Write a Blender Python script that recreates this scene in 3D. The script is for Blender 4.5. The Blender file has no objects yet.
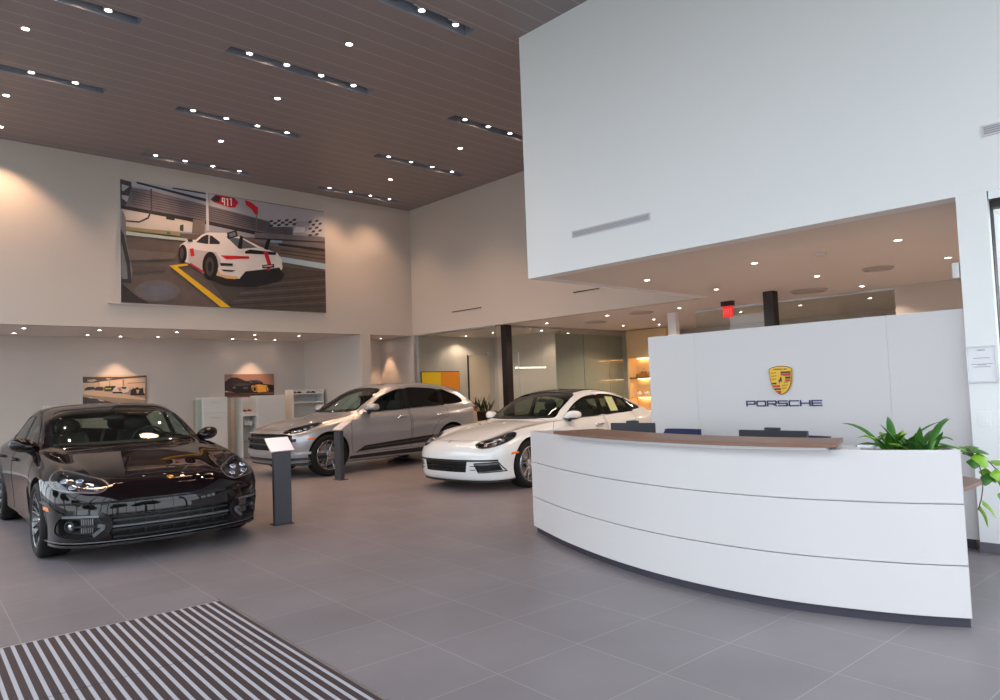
import bpy, bmesh, math, random
from math import sin, cos, pi, radians, sqrt, atan2
from mathutils import Vector, Matrix, geometry, interpolate
from mathutils.bvhtree import BVHTree

SC = bpy.context.scene
COL = SC.collection

# ---------------------------------------------------------------- camera
cam_data = bpy.data.cameras.new('camera')
cam = bpy.data.objects.new('camera', cam_data)
COL.objects.link(cam)
cam_data.sensor_width = 36.0
cam_data.lens = 705.78 / 1000 * 36.0
cam_data.clip_end = 400
EYE = 1.48
_d1 = Vector((750, 10, 705.78)).normalized()
_d2 = Vector((-665, 62, 705.78)).normalized()
_d3 = _d1.cross(_d2).normalized()
_d2 = _d3.cross(_d1).normalized()
_right = Vector((_d1.x, _d2.x, _d3.x))
_down = Vector((_d1.y, _d2.y, _d3.y))
_fwd = Vector((_d1.z, _d2.z, _d3.z))
cam.matrix_world = Matrix(((_right.x, -_down.x, -_fwd.x, 0),
                           (_right.y, -_down.y, -_fwd.y, 0),
                           (_right.z, -_down.z, -_fwd.z, EYE),
                           (0, 0, 0, 1)))
SC.camera = cam

# ---------------------------------------------------------------- sky and exposure
world = bpy.data.worlds.new('sky')
SC.world = world
world.use_nodes = True
_bg = world.node_tree.nodes['Background']
_bg.inputs[0].default_value = (0.85, 0.925, 1.0, 1)
_bg.inputs[1].default_value = 4.2
SC.view_settings.view_transform = 'Standard'
SC.view_settings.look = 'None'
SC.view_settings.gamma = 1.0
SC.view_settings.use_curve_mapping = False
SC.view_settings.exposure = 0.06


def portal(loc, sx, sy, rot):
    d = bpy.data.lights.new('daylight_portal', 'AREA')
    d.shape = 'RECTANGLE'
    d.size = sx
    d.size_y = sy
    d.cycles.is_portal = True
    o = bpy.data.objects.new('daylight_portal', d)
    o.location = loc
    o.rotation_euler = rot
    COL.objects.link(o)


# light comes in through the two glazed facades (left side and behind the camera)
portal((-1.55, 6.5, 3.1), 6.2, 17.0, (0, radians(-90), 0))
portal((2.65, -1.95, 3.1), 8.3, 6.2, (radians(90), 0, 0))


# ================================================================ helpers
def lin(c):
    return tuple((v / 12.92 if v <= 0.04045 else ((v + 0.055) / 1.055) ** 2.4) for v in c)


def rgb(r, g, b):
    return (*lin((r / 255, g / 255, b / 255)), 1)


MATS = {}


def mat(name, color, rough=0.5, metal=0.0, coat=0.0, emit=None, es=1.0, noise=0.0, nscale=8.0, bump=0.0, spec=0.5, flakes=0.0):
    if name in MATS:
        return MATS[name]
    m = bpy.data.materials.new(name)
    m.use_nodes = True
    nt = m.node_tree
    b = nt.nodes['Principled BSDF']
    b.inputs['Base Color'].default_value = color
    b.inputs['Roughness'].default_value = rough
    b.inputs['Metallic'].default_value = metal
    b.inputs['Coat Weight'].default_value = coat
    b.inputs['Coat Roughness'].default_value = 0.02
    b.inputs['Specular IOR Level'].default_value = spec
    if emit:
        b.inputs['Emission Color'].default_value = emit
        b.inputs['Emission Strength'].default_value = es
    if noise or bump:
        tc = nt.nodes.new('ShaderNodeTexCoord')
        n = nt.nodes.new('ShaderNodeTexNoise')
        n.inputs['Scale'].default_value = nscale
        n.inputs['Detail'].default_value = 4
        nt.links.new(tc.outputs['Object'], n.inputs['Vector'])
        if noise:
            mx = nt.nodes.new('ShaderNodeMix')
            mx.data_type = 'RGBA'
            mx.blend_type = 'MULTIPLY'
            mx.inputs[0].default_value = noise
            mx.inputs[6].default_value = color
            nt.links.new(n.outputs['Fac'], mx.inputs[7])
            nt.links.new(mx.outputs[2], b.inputs['Base Color'])
        if bump:
            bp = nt.nodes.new('ShaderNodeBump')
            bp.inputs['Strength'].default_value = bump
            bp.inputs['Distance'].default_value = 0.01
            nt.links.new(n.outputs['Fac'], bp.inputs['Height'])
            nt.links.new(bp.outputs['Normal'], b.inputs['Normal'])
    MATS[name] = m
    return m


def glass_mat(name, tint, refl=1.0, rough=0.0, ior=1.45):
    """thin pane: clear tinted transmission with a mirror reflection by Fresnel"""
    m = bpy.data.materials.new(name)
    m.use_nodes = True
    nt = m.node_tree
    nt.nodes.clear()
    out = nt.nodes.new('ShaderNodeOutputMaterial')
    tr = nt.nodes.new('ShaderNodeBsdfTransparent')
    tr.inputs[0].default_value = (*tint, 1)
    gl = nt.nodes.new('ShaderNodeBsdfGlossy')
    gl.inputs['Roughness'].default_value = rough
    gl.inputs[0].default_value = (refl, refl, refl, 1)
    fr = nt.nodes.new('ShaderNodeFresnel')
    fr.inputs['IOR'].default_value = ior
    mx = nt.nodes.new('ShaderNodeMixShader')
    ge = nt.nodes.new('ShaderNodeNewGeometry')   # the inner face of the pane adds no second reflection
    iv = nt.nodes.new('ShaderNodeMath')
    iv.operation = 'SUBTRACT'
    iv.inputs[0].default_value = 1
    nt.links.new(ge.outputs['Backfacing'], iv.inputs[1])
    mu = nt.nodes.new('ShaderNodeMath')
    mu.operation = 'MULTIPLY'
    nt.links.new(fr.outputs[0], mu.inputs[0])
    nt.links.new(iv.outputs[0], mu.inputs[1])
    nt.links.new(mu.outputs[0], mx.inputs[0])
    nt.links.new(tr.outputs[0], mx.inputs[1])
    nt.links.new(gl.outputs[0], mx.inputs[2])
    nt.links.new(mx.outputs[0], out.inputs[0])
    MATS[name] = m
    return m


def tag(o, label=None, cat=None, group=None, kind=None):
    if label:
        o['label'] = label
    if cat:
        o['category'] = cat
    if group:
        o['group'] = group
    if kind:
        o['kind'] = kind
    return o


def thing(name, label, cat, loc=(0, 0, 0), rz=0.0, group=None):
    o = bpy.data.objects.new(name, None)
    o.empty_display_size = 0.1
    o.location = loc
    o.rotation_euler = (0, 0, rz)
    COL.objects.link(o)
    return tag(o, label, cat, group)


def copy_tree(o, parent=None):
    c = o.copy()
    COL.objects.link(c)
    if parent is not None:
        c.parent = parent
    for ch in list(o.children):
        copy_tree(ch, c)
    return c


class MB:
    """collects polygons; build() links them as one mesh object"""

    def __init__(self):
        self.v = []
        self.f = []
        self.m = []

    def add(self, vs, fs, mi=0):
        o = len(self.v)
        self.v += [tuple(p) for p in vs]
        for f in fs:
            self.f.append(tuple(i + o for i in f))
            self.m.append(mi)
        return self

    def box(self, x0, x1, y0, y1, z0, z1, mi=0, M=None):
        vs = [(x, y, z) for z in (z0, z1) for y in (y0, y1) for x in (x0, x1)]
        if M is not None:
            vs = [tuple(M @ Vector(p)) for p in vs]
        fs = [(0, 2, 3, 1), (4, 5, 7, 6), (0, 1, 5, 4), (2, 6, 7, 3), (0, 4, 6, 2), (1, 3, 7, 5)]
        return self.add(vs, fs, mi)

    def prism(self, pts, h, origin=(0, 0, 0), u=(1, 0, 0), w=(0, 1, 0), n=(0, 0, 1), mi=0):
        """polygon pts (2D in u,w) extruded h along n"""
        O, U, W, N = Vector(origin), Vector(u), Vector(w), Vector(n)
        a = [O + U * p[0] + W * p[1] for p in pts]
        b = [p + N * h for p in a]
        k = len(pts)
        ccw = geometry.normal([Vector((p[0], p[1], 0)) for p in pts]).z > 0 if k > 2 else True
        if (U.cross(W).dot(N) > 0) != ccw:
            a.reverse()
            b.reverse()
        if h < 0:
            a, b = b, a
        fs = [tuple(reversed(range(k))), tuple(range(k, 2 * k))]
        fs += [(i, (i + 1) % k, k + (i + 1) % k, k + i) for i in range(k)]
        return self.add(a + b, fs, mi)

    def lathe(self, prof, seg=32, M=None, mi=0, close=False):
        """prof: list of (r, z) revolved round z"""
        n = len(prof)
        vs = []
        for s in range(seg):
            a = 2 * pi * s / seg
            for r, z in prof:
                p = Vector((r * cos(a), r * sin(a), z))
                vs.append(M @ p if M is not None else p)
        fs = []
        rng = range(n) if close else range(n - 1)
        for s in range(seg):
            t = (s + 1) % seg
            for i in rng:
                j = (i + 1) % n
                fs.append((s * n + i, t * n + i, t * n + j, s * n + j))
        return self.add(vs, fs, mi)

    def tube(self, pts, r, seg=8, mi=0, caps=True):
        pts = [Vector(p) for p in pts]
        rr = r if isinstance(r, (list, tuple)) else [r] * len(pts)
        vs = []
        up = Vector((0, 0, 1))
        prev = None
        for i, p in enumerate(pts):
            t = (pts[min(i + 1, len(pts) - 1)] - pts[max(i - 1, 0)])
            t = t.normalized() if t.length > 1e-9 else Vector((0, 0, 1))
            if prev is None:
                a = t.cross(up if abs(t.z) < 0.9 else Vector((1, 0, 0))).normalized()
            else:
                a = (prev - t * prev.dot(t)).normalized()
            prev = a
            b = t.cross(a)
            for k in range(seg):
                q = 2 * pi * k / seg
                vs.append(p + (a * cos(q) + b * sin(q)) * rr[i])
        fs = []
        for i in range(len(pts) - 1):
            for k in range(seg):
                l = (k + 1) % seg
                fs.append((i * seg + k, i * seg + l, (i + 1) * seg + l, (i + 1) * seg + k))
        if caps:
            fs.append(tuple(reversed(range(seg))))
            e = (len(pts) - 1) * seg
            fs.append(tuple(e + k for k in range(seg)))
        return self.add(vs, fs, mi)

    def cyl(self, a, b, r, seg=24, mi=0, r2=None):
        return self.tube([a, b], [r, r if r2 is None else r2], seg, mi)

    def grid(self, rows, mi=0, closed=False):
        n = len(rows[0])
        vs = [p for row in rows for p in row]
        fs = []
        for i in range(len(rows) - 1):
            for k in range(n if closed else n - 1):
                l = (k + 1) % n
                fs.append((i * n + k, i * n + l, (i + 1) * n + l, (i + 1) * n + k))
        return self.add(vs, fs, mi)

    def ellipsoid(self, c, r, seg=20, rings=12, mi=0, M=None):
        prof = [(max(1e-4, sin(pi * i / rings)), -cos(pi * i / rings)) for i in range(rings + 1)]
        T = Matrix.Translation(Vector(c)) @ (M if M is not None else Matrix()) @ Matrix.Diagonal((r[0], r[1], r[2], 1))
        return self.lathe(prof, seg, T, mi)

    def build(self, name, mats, parent=None, smooth=None, bevel=0.0, merge=0.0):
        me = bpy.data.meshes.new(name)
        me.from_pydata(self.v, [], self.f)
        if not isinstance(mats, (list, tuple)):
            mats = [mats]
        for mm in mats:
            me.materials.append(mm)
        me.polygons.foreach_set('material_index', self.m)
        if merge:
            bm = bmesh.new()
            bm.from_mesh(me)
            bmesh.ops.remove_doubles(bm, verts=bm.verts, dist=merge)
            bmesh.ops.recalc_face_normals(bm, faces=bm.faces)
            bm.to_mesh(me)
            bm.free()
        me.update()
        if smooth is not None:
            me.polygons.foreach_set('use_smooth', [True] * len(me.polygons))
            me.set_sharp_from_angle(angle=radians(smooth))
        o = bpy.data.objects.new(name, me)
        COL.objects.link(o)
        if parent is not None:
            o.parent = parent
        if bevel:
            md = o.modifiers.new('bevel', 'BEVEL')
            md.width = bevel
            md.segments = 2
            md.limit_method = 'ANGLE'
            md.angle_limit = radians(40)
            md.harden_normals = False
        return o


def struct(name, mb, mats, **k):
    o = mb.build(name, mats, **k)
    o['kind'] = 'structure'
    return o


def pchip(xs, ys):
    n = len(xs)
    h = [xs[i + 1] - xs[i] for i in range(n - 1)]
    d = [(ys[i + 1] - ys[i]) / h[i] for i in range(n - 1)]
    m = [0.0] * n
    m[0], m[-1] = d[0], d[-1]
    for i in range(1, n - 1):
        if d[i - 1] * d[i] > 0:
            w1, w2 = 2 * h[i] + h[i - 1], h[i] + 2 * h[i - 1]
            m[i] = (w1 + w2) / (w1 / d[i - 1] + w2 / d[i])

    def f(x):
        if x <= xs[0]:
            return ys[0]
        if x >= xs[-1]:
            return ys[-1]
        i = 0
        while x > xs[i + 1]:
            i += 1
        t = (x - xs[i]) / h[i]
        return ((1 + 2 * t) * (1 - t) ** 2 * ys[i] + t * (1 - t) ** 2 * h[i] * m[i]
                + t * t * (3 - 2 * t) * ys[i + 1] + t * t * (t - 1) * h[i] * m[i + 1])
    return f


def catmull(P, n, closed=False):
    """resample a Catmull-Rom curve through points P (tuples) to n points, even arc length"""
    P = [Vector(p) for p in P]
    k = len(P)
    fine = []
    segs = k if closed else k - 1
    for i in range(segs):
        if closed:
            a, b, c, d = P[(i - 1) % k], P[i], P[(i + 1) % k], P[(i + 2) % k]
        else:
            b, c = P[i], P[i + 1]
            a = P[i - 1] if i > 0 else b * 2 - c
            d = P[i + 2] if i + 2 < k else c * 2 - b
        # centripetal
        t1 = max(1e-6, (b - a).length ** 0.5)
        t2 = t1 + max(1e-6, (c - b).length ** 0.5)
        t3 = t2 + max(1e-6, (d - c).length ** 0.5)
        for s in range(20):
            t = t1 + (t2 - t1) * s / 20
            A1 = a * ((t1 - t) / t1) + b * (t / t1)
            A2 = b * ((t2 - t) / (t2 - t1)) + c * ((t - t1) / (t2 - t1))
            A3 = c * ((t3 - t) / (t3 - t2)) + d * ((t - t2) / (t3 - t2))
            B1 = A1 * ((t2 - t) / t2) + A2 * (t / t2)
            B2 = A2 * ((t3 - t) / (t3 - t1)) + A3 * ((t - t1) / (t3 - t1))
            fine.append(B1 * ((t2 - t) / (t2 - t1)) + B2 * ((t - t1) / (t2 - t1)))
    fine.append(P[0] if closed else P[-1])
    L = [0.0]
    for i in range(1, len(fine)):
        L.append(L[-1] + (fine[i] - fine[i - 1]).length)
    out = []
    j = 0
    cnt = n if closed else n - 1
    for i in range(n):
        s = L[-1] * i / cnt
        while j < len(L) - 2 and L[j + 1] < s:
            j += 1
        t = (s - L[j]) / max(1e-9, L[j + 1] - L[j])
        out.append(fine[j].lerp(fine[j + 1], min(1, max(0, t))))
    return out


# flat photographs hanging on the walls: colour patches in metres from the lower left corner
ART_RACE = (4.059, 3.417, 4.486, 2.456, [
    ((108, 92, 86), [(0.0, 0.0), (4.486, 0.0), (4.486, 2.456), (0.0, 2.456)]),
    ((150, 150, 164), [(0.009, 2.456), (4.486, 2.441), (4.486, 1.723), (0.001, 1.441)]),
    ((168, 170, 184), [(0.009, 2.456), (1.683, 2.456), (1.681, 2.342), (0.008, 2.356)]),
    ((172, 168, 176), [(1.734, 2.445), (4.486, 2.441), (4.486, 2.222), (3.078, 2.027), (1.781, 2.191)]),
    ((192, 182, 176), [(0.013, 1.851), (1.131, 1.813), (1.423, 1.777), (1.42, 1.561), (0.01, 1.49)]),
    ((70, 68, 72), [(0.009, 2.456), (0.205, 2.429), (0.229, 2.102), (0.166, 1.946), (0.013, 1.923)]),
    ((165, 165, 170), [(0.029, 2.359), (0.169, 2.335), (0.059, 2.219), (0.029, 2.239)]),
    ((165, 165, 170), [(0.028, 2.142), (0.19, 2.134), (0.123, 2.012), (0.036, 2.071)]),
    ((112, 106, 114), [(0.213, 2.318), (0.527, 2.322), (1.73, 2.183), (3.664, 1.965), (3.658, 1.71), (2.789, 1.732), (1.624, 1.83), (0.523, 1.852), (0.1, 1.936)]),
    ((82, 78, 86), [(0.213, 2.255), (1.73, 2.152), (3.663, 1.931), (3.663, 1.909), (1.729, 2.126), (0.212, 2.23)]),
    ((82, 78, 86), [(0.212, 2.204), (1.729, 2.104), (3.662, 1.897), (3.662, 1.875), (1.728, 2.078), (0.212, 2.18)]),
    ((82, 78, 86), [(0.212, 2.154), (1.728, 2.056), (3.662, 1.863), (3.661, 1.841), (1.728, 2.03), (0.212, 2.13)]),
    ((82, 78, 86), [(0.211, 2.104), (1.727, 2.008), (3.661, 1.829), (3.66, 1.806), (1.727, 1.982), (0.211, 2.079)]),
    ((82, 78, 86), [(0.211, 2.053), (1.727, 1.96), (3.66, 1.795), (3.66, 1.772), (1.726, 1.934), (0.211, 2.029)]),
    ((82, 78, 86), [(0.211, 2.003), (1.726, 1.912), (3.659, 1.761), (3.659, 1.738), (1.726, 1.886), (0.21, 1.979)]),
    ((45, 40, 44), [(0.013, 1.933), (1.624, 1.856), (2.79, 1.754), (3.659, 1.733), (3.657, 1.67), (2.733, 1.681), (1.623, 1.773), (0.013, 1.865)]),
    ((50, 46, 52), [(0.303, 2.456), (1.681, 2.322), (1.68, 2.259), (0.303, 2.417)]),
    ((50, 46, 52), [(0.995, 2.456), (1.683, 2.452), (1.683, 2.416), (0.994, 2.425)]),
    ((45, 40, 44), [(0.87, 1.877), (1.036, 1.876), (1.025, 1.763), (0.855, 1.77)]),
    ((60, 56, 62), [(0.56, 2.352), (0.587, 2.357), (0.592, 1.912), (0.522, 1.729), (0.341, 1.621), (0.033, 1.613), (0.033, 1.642), (0.341, 1.655), (0.499, 1.76), (0.565, 1.918)]),
    ((186, 186, 192), [(1.673, 2.456), (1.719, 2.456), (1.732, 1.636), (1.671, 1.629)]),
    ((120, 108, 104), [(1.399, 1.85), (1.649, 1.849), (1.63, 1.535), (1.371, 1.539)]),
    ((190, 186, 186), [(1.178, 1.718), (1.373, 1.719), (1.361, 1.554), (1.2, 1.554)]),
    ((60, 60, 50), [(1.129, 1.676), (1.202, 1.706), (1.2, 1.564), (1.128, 1.565)]),
    ((190, 30, 42), [(1.768, 2.325), (1.878, 2.447), (2.288, 2.439), (2.383, 2.357), (2.306, 2.227), (2.188, 2.21), (1.844, 2.274)]),
    ((60, 40, 50), [(1.768, 2.325), (1.867, 2.425), (1.981, 2.417), (1.958, 2.291), (1.844, 2.284)]),
    ((205, 36, 46), [(2.526, 2.439), (2.668, 2.401), (2.828, 2.306), (2.825, 2.141), (2.747, 2.146), (2.687, 2.241), (2.551, 2.318)]),
    ((120, 110, 115), [(2.775, 2.145), (2.797, 2.148), (2.791, 1.797), (2.768, 1.794)]),
    ((176, 176, 182), [(3.078, 2.044), (3.803, 2.212), (3.664, 1.977), (3.145, 1.909)]),
    ((62, 58, 66), [(3.101, 2.053), (3.188, 2.07), (3.17, 2.018), (3.083, 2.0)]),
    ((62, 58, 66), [(3.099, 1.953), (3.186, 1.97), (3.168, 1.918), (3.081, 1.901)]),
    ((62, 58, 66), [(3.193, 2.021), (3.28, 2.038), (3.262, 1.986), (3.175, 1.968)]),
    ((62, 58, 66), [(3.287, 2.089), (3.376, 2.107), (3.357, 2.054), (3.269, 2.037)]),
    ((62, 58, 66), [(3.285, 1.989), (3.373, 2.006), (3.355, 1.953), (3.267, 1.936)]),
    ((62, 58, 66), [(3.38, 2.057), (3.469, 2.075), (3.45, 2.022), (3.362, 2.004)]),
    ((62, 58, 66), [(3.476, 2.127), (3.566, 2.145), (3.547, 2.091), (3.457, 2.073)]),
    ((62, 58, 66), [(3.474, 2.025), (3.564, 2.043), (3.545, 1.989), (3.455, 1.972)]),
    ((62, 58, 66), [(3.571, 2.094), (3.661, 2.112), (3.642, 2.059), (3.552, 2.041)]),
    ((62, 58, 66), [(3.668, 2.164), (3.76, 2.183), (3.74, 2.129), (3.649, 2.111)]),
    ((62, 58, 66), [(3.666, 2.062), (3.757, 2.08), (3.738, 2.026), (3.647, 2.009)]),
    ((180, 178, 184), [(4.044, 1.986), (4.226, 2.259), (4.486, 2.334), (4.486, 1.828), (3.966, 1.856)]),
    ((64, 58, 66), [(4.073, 2.168), (4.155, 2.191), (4.141, 2.137), (4.053, 2.114)]),
    ((64, 58, 66), [(4.069, 2.007), (4.151, 2.029), (4.137, 1.975), (4.049, 1.952)]),
    ((64, 58, 66), [(4.065, 1.845), (4.147, 1.866), (4.133, 1.813), (4.045, 1.791)]),
    ((64, 58, 66), [(4.159, 2.111), (4.241, 2.133), (4.227, 2.079), (4.139, 2.056)]),
    ((64, 58, 66), [(4.155, 1.948), (4.237, 1.97), (4.223, 1.916), (4.135, 1.894)]),
    ((64, 58, 66), [(4.25, 2.216), (4.333, 2.239), (4.319, 2.184), (4.229, 2.161)]),
    ((64, 58, 66), [(4.246, 2.053), (4.329, 2.075), (4.315, 2.021), (4.225, 1.998)]),
    ((64, 58, 66), [(4.242, 1.89), (4.325, 1.912), (4.31, 1.858), (4.221, 1.835)]),
    ((64, 58, 66), [(4.337, 2.158), (4.421, 2.181), (4.407, 2.126), (4.317, 2.103)]),
    ((64, 58, 66), [(4.333, 1.994), (4.417, 2.017), (4.402, 1.962), (4.313, 1.939)]),
    ((124, 116, 120), [(2.733, 1.725), (4.486, 1.828), (4.486, 1.517), (3.414, 1.429), (2.73, 1.518)]),
    ((196, 192, 194), [(3.725, 1.985), (3.97, 2.005), (3.967, 1.879), (3.661, 1.841)]),
    ((150, 170, 182), [(3.013, 1.633), (3.389, 1.65), (3.387, 1.56), (3.011, 1.539)]),
    ((52, 46, 48), [(3.299, 1.55), (4.486, 1.547), (4.486, 1.476), (3.298, 1.495)]),
    ((60, 52, 52), [(2.731, 1.61), (4.486, 1.723), (4.486, 1.687), (2.731, 1.572)]),
    ((116, 100, 94), [(3.066, 1.458), (4.486, 1.459), (4.485, 1.184), (3.322, 1.241)]),
    ((78, 66, 62), [(3.326, 1.409), (4.486, 1.395), (4.486, 1.365), (3.325, 1.381)]),
    ((78, 66, 62), [(3.324, 1.336), (4.486, 1.307), (4.486, 1.278), (3.323, 1.308)]),
    ((168, 190, 204), [(3.322, 1.241), (4.485, 1.184), (4.481, 1.044), (3.349, 1.122)]),
    ((146, 130, 96), [(0.01, 1.514), (1.127, 1.524), (1.126, 1.453), (0.01, 1.433)]),
    ((172, 184, 176), [(0.01, 1.423), (1.271, 1.41), (1.27, 1.359), (0.009, 1.346)]),
    ((60, 130, 90), [(0.866, 1.512), (0.936, 1.511), (0.936, 1.46), (0.865, 1.462)]),
    ((84, 74, 70), [(1.608, 0.718), (3.405, 1.01), (4.48, 0.991), (4.454, 0.0), (2.162, 0.003)]),
    ((66, 58, 56), [(2.603, 0.62), (4.478, 0.916), (4.477, 0.887), (2.602, 0.588)]),
    ((104, 92, 88), [(2.524, 0.529), (4.475, 0.822), (4.475, 0.793), (2.524, 0.497)]),
    ((66, 58, 56), [(2.447, 0.438), (4.473, 0.729), (4.472, 0.7), (2.446, 0.406)]),
    ((104, 92, 88), [(2.37, 0.348), (4.47, 0.636), (4.47, 0.607), (2.369, 0.316)]),
    ((66, 58, 56), [(2.294, 0.258), (4.468, 0.543), (4.467, 0.514), (2.293, 0.226)]),
    ((104, 92, 88), [(2.218, 0.169), (4.466, 0.45), (4.465, 0.421), (2.217, 0.138)]),
    ((66, 58, 56), [(2.142, 0.081), (4.463, 0.357), (4.462, 0.328), (2.142, 0.05)]),
    ((104, 92, 88), [(2.068, 0.0), (4.461, 0.265), (4.46, 0.236), (2.067, 0.0)]),
    ((66, 58, 56), [(1.993, 0.0), (4.458, 0.172), (4.458, 0.143), (1.993, 0.0)]),
    ((116, 106, 106), [(1.113, 0.3), (1.084, 0.221), (1.005, 0.149), (0.885, 0.092), (0.741, 0.057), (0.59, 0.049), (0.45, 0.067), (0.337, 0.109), (0.265, 0.169), (0.24, 0.242), (0.266, 0.317), (0.34, 0.388), (0.453, 0.445), (0.594, 0.482), (0.745, 0.494), (0.89, 0.478), (1.008, 0.437), (1.086, 0.375)]),
    ((112, 108, 114), [(1.017, 0.294), (0.997, 0.235), (0.939, 0.18), (0.851, 0.137), (0.744, 0.111), (0.633, 0.104), (0.529, 0.118), (0.445, 0.149), (0.391, 0.195), (0.373, 0.251), (0.392, 0.308), (0.447, 0.362), (0.532, 0.405), (0.636, 0.432), (0.748, 0.441), (0.854, 0.429), (0.941, 0.397), (0.998, 0.35)]),
    ((114, 112, 122), [(0.899, 0.286), (0.886, 0.248), (0.849, 0.213), (0.793, 0.185), (0.725, 0.168), (0.653, 0.163), (0.586, 0.172), (0.532, 0.192), (0.497, 0.222), (0.485, 0.258), (0.498, 0.295), (0.533, 0.33), (0.588, 0.358), (0.655, 0.376), (0.727, 0.381), (0.795, 0.373), (0.851, 0.353), (0.887, 0.322)]),
    ((124, 108, 100), [(0.072, 1.066), (1.074, 1.075), (0.977, 0.955), (0.07, 0.827)]),
    ((98, 84, 80), [(0.2, 0.743), (0.881, 0.781), (0.787, 0.698), (0.199, 0.599)]),
    ((56, 48, 46), [(0.002, 0.392), (0.239, 0.17), (0.505, 0.012), (0.0, 0.012)]),
    ((128, 124, 128), [(0.017, 1.851), (0.094, 1.694), (0.099, 1.213), (0.208, 0.648), (0.18, 0.405), (0.067, 0.397), (0.003, 0.534)]),
    ((60, 56, 58), [(0.01, 1.442), (0.057, 1.352), (0.157, 0.835), (0.189, 0.406), (0.002, 0.392), (0.002, 0.463), (0.119, 0.472), (0.104, 0.734), (0.008, 1.203)]),
    ((228, 178, 40), [(0.905, 0.808), (1.264, 0.887), (1.283, 0.843), (1.061, 0.797), (2.162, 0.014), (1.954, 0.003)]),
    ((40, 35, 36), [(1.608, 0.718), (2.495, 0.687), (3.342, 0.81), (3.28, 0.65), (2.71, 0.488), (2.065, 0.469), (1.656, 0.594)]),
    ((222, 212, 210), [(1.098, 1.102), (1.124, 1.256), (1.212, 1.332), (1.281, 1.391), (1.443, 1.405), (1.569, 1.528), (1.696, 1.595), (2.136, 1.64), (2.456, 1.567), (2.839, 1.421), (3.265, 1.313), (3.362, 1.173), (3.381, 0.98), (3.314, 0.863), (2.494, 0.66), (2.068, 0.642), (1.861, 0.688), (1.608, 0.693), (1.289, 0.894), (1.144, 0.931)]),
    ((190, 178, 176), [(1.293, 1.199), (1.869, 1.183), (1.969, 1.011), (1.861, 0.698), (1.608, 0.708), (1.289, 0.904)]),
    ((222, 178, 120), [(1.864, 0.87), (1.965, 0.717), (2.36, 0.697), (2.279, 0.638), (2.068, 0.637), (1.882, 0.69)]),
    ((44, 44, 50), [(1.447, 1.354), (1.568, 1.481), (1.67, 1.545), (1.782, 1.533), (1.95, 1.417), (1.944, 1.369), (1.667, 1.343)]),
    ((190, 184, 184), [(1.711, 1.545), (1.741, 1.539), (1.728, 1.35), (1.698, 1.347)]),
    ((96, 102, 112), [(2.082, 1.559), (2.455, 1.54), (2.783, 1.388), (2.37, 1.311)]),
    ((28, 26, 28), [(1.905, 0.89), (1.893, 0.782), (1.863, 0.685), (1.816, 0.612), (1.761, 0.571), (1.703, 0.566), (1.649, 0.599), (1.606, 0.664), (1.578, 0.754), (1.57, 0.859), (1.581, 0.965), (1.611, 1.061), (1.657, 1.135), (1.712, 1.178), (1.77, 1.184), (1.825, 1.152), (1.869, 1.087), (1.897, 0.996)]),
    ((84, 72, 66), [(1.818, 0.871), (1.811, 0.8), (1.794, 0.736), (1.769, 0.687), (1.739, 0.66), (1.707, 0.658), (1.678, 0.68), (1.654, 0.724), (1.639, 0.784), (1.635, 0.855), (1.641, 0.926), (1.658, 0.989), (1.683, 1.038), (1.713, 1.065), (1.745, 1.069), (1.774, 1.047), (1.798, 1.003), (1.813, 0.942)]),
    ((36, 33, 34), [(1.772, 0.867), (1.768, 0.828), (1.76, 0.793), (1.747, 0.766), (1.732, 0.751), (1.716, 0.75), (1.702, 0.762), (1.69, 0.787), (1.683, 0.82), (1.68, 0.859), (1.684, 0.898), (1.692, 0.933), (1.705, 0.959), (1.72, 0.974), (1.736, 0.976), (1.75, 0.964), (1.762, 0.939), (1.77, 0.906)]),
    ((28, 26, 28), [(1.257, 1.094), (1.252, 1.027), (1.236, 0.968), (1.214, 0.923), (1.187, 0.897), (1.158, 0.895), (1.132, 0.915), (1.111, 0.955), (1.097, 1.012), (1.093, 1.077), (1.099, 1.143), (1.114, 1.202), (1.136, 1.247), (1.163, 1.273), (1.192, 1.276), (1.218, 1.256), (1.24, 1.216), (1.253, 1.159)]),
    ((80, 70, 66), [(1.194, 1.087), (1.191, 1.045), (1.184, 1.008), (1.174, 0.98), (1.161, 0.964), (1.147, 0.963), (1.135, 0.976), (1.125, 1.002), (1.119, 1.038), (1.117, 1.079), (1.12, 1.121), (1.127, 1.158), (1.138, 1.186), (1.15, 1.202), (1.164, 1.203), (1.176, 1.19), (1.186, 1.164), (1.192, 1.128)]),
    ((40, 40, 46), [(2.105, 1.636), (2.324, 1.732), (2.348, 1.586), (2.123, 1.501)]),
    ((120, 124, 132), [(2.146, 1.62), (2.286, 1.68), (2.306, 1.602), (2.166, 1.548)]),
    ((22, 20, 22), [(2.403, 1.619), (2.467, 1.595), (2.43, 1.312), (2.339, 1.334)]),
    ((22, 20, 22), [(3.024, 1.618), (3.11, 1.617), (3.03, 1.355), (2.94, 1.378)]),
    ((24, 22, 24), [(2.505, 1.277), (2.615, 1.326), (3.225, 1.326), (3.224, 1.265), (2.504, 1.223)]),
    ((196, 30, 34), [(1.961, 1.13), (2.585, 1.172), (2.601, 1.12), (2.085, 1.053)]),
    ((36, 34, 38), [(2.375, 0.667), (2.508, 0.827), (3.299, 0.984), (3.384, 0.869), (3.339, 0.688), (2.491, 0.473)]),
    ((190, 30, 40), [(2.927, 1.311), (3.024, 1.321), (3.104, 1.065), (3.067, 0.897), (2.998, 0.891), (3.013, 1.046)]),
    ((206, 34, 44), [(1.317, 1.202), (1.391, 1.22), (1.409, 1.058), (1.335, 1.041)]),
    ((196, 32, 40), [(1.323, 0.907), (1.608, 0.749), (1.608, 0.698), (1.303, 0.875)]),
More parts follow.
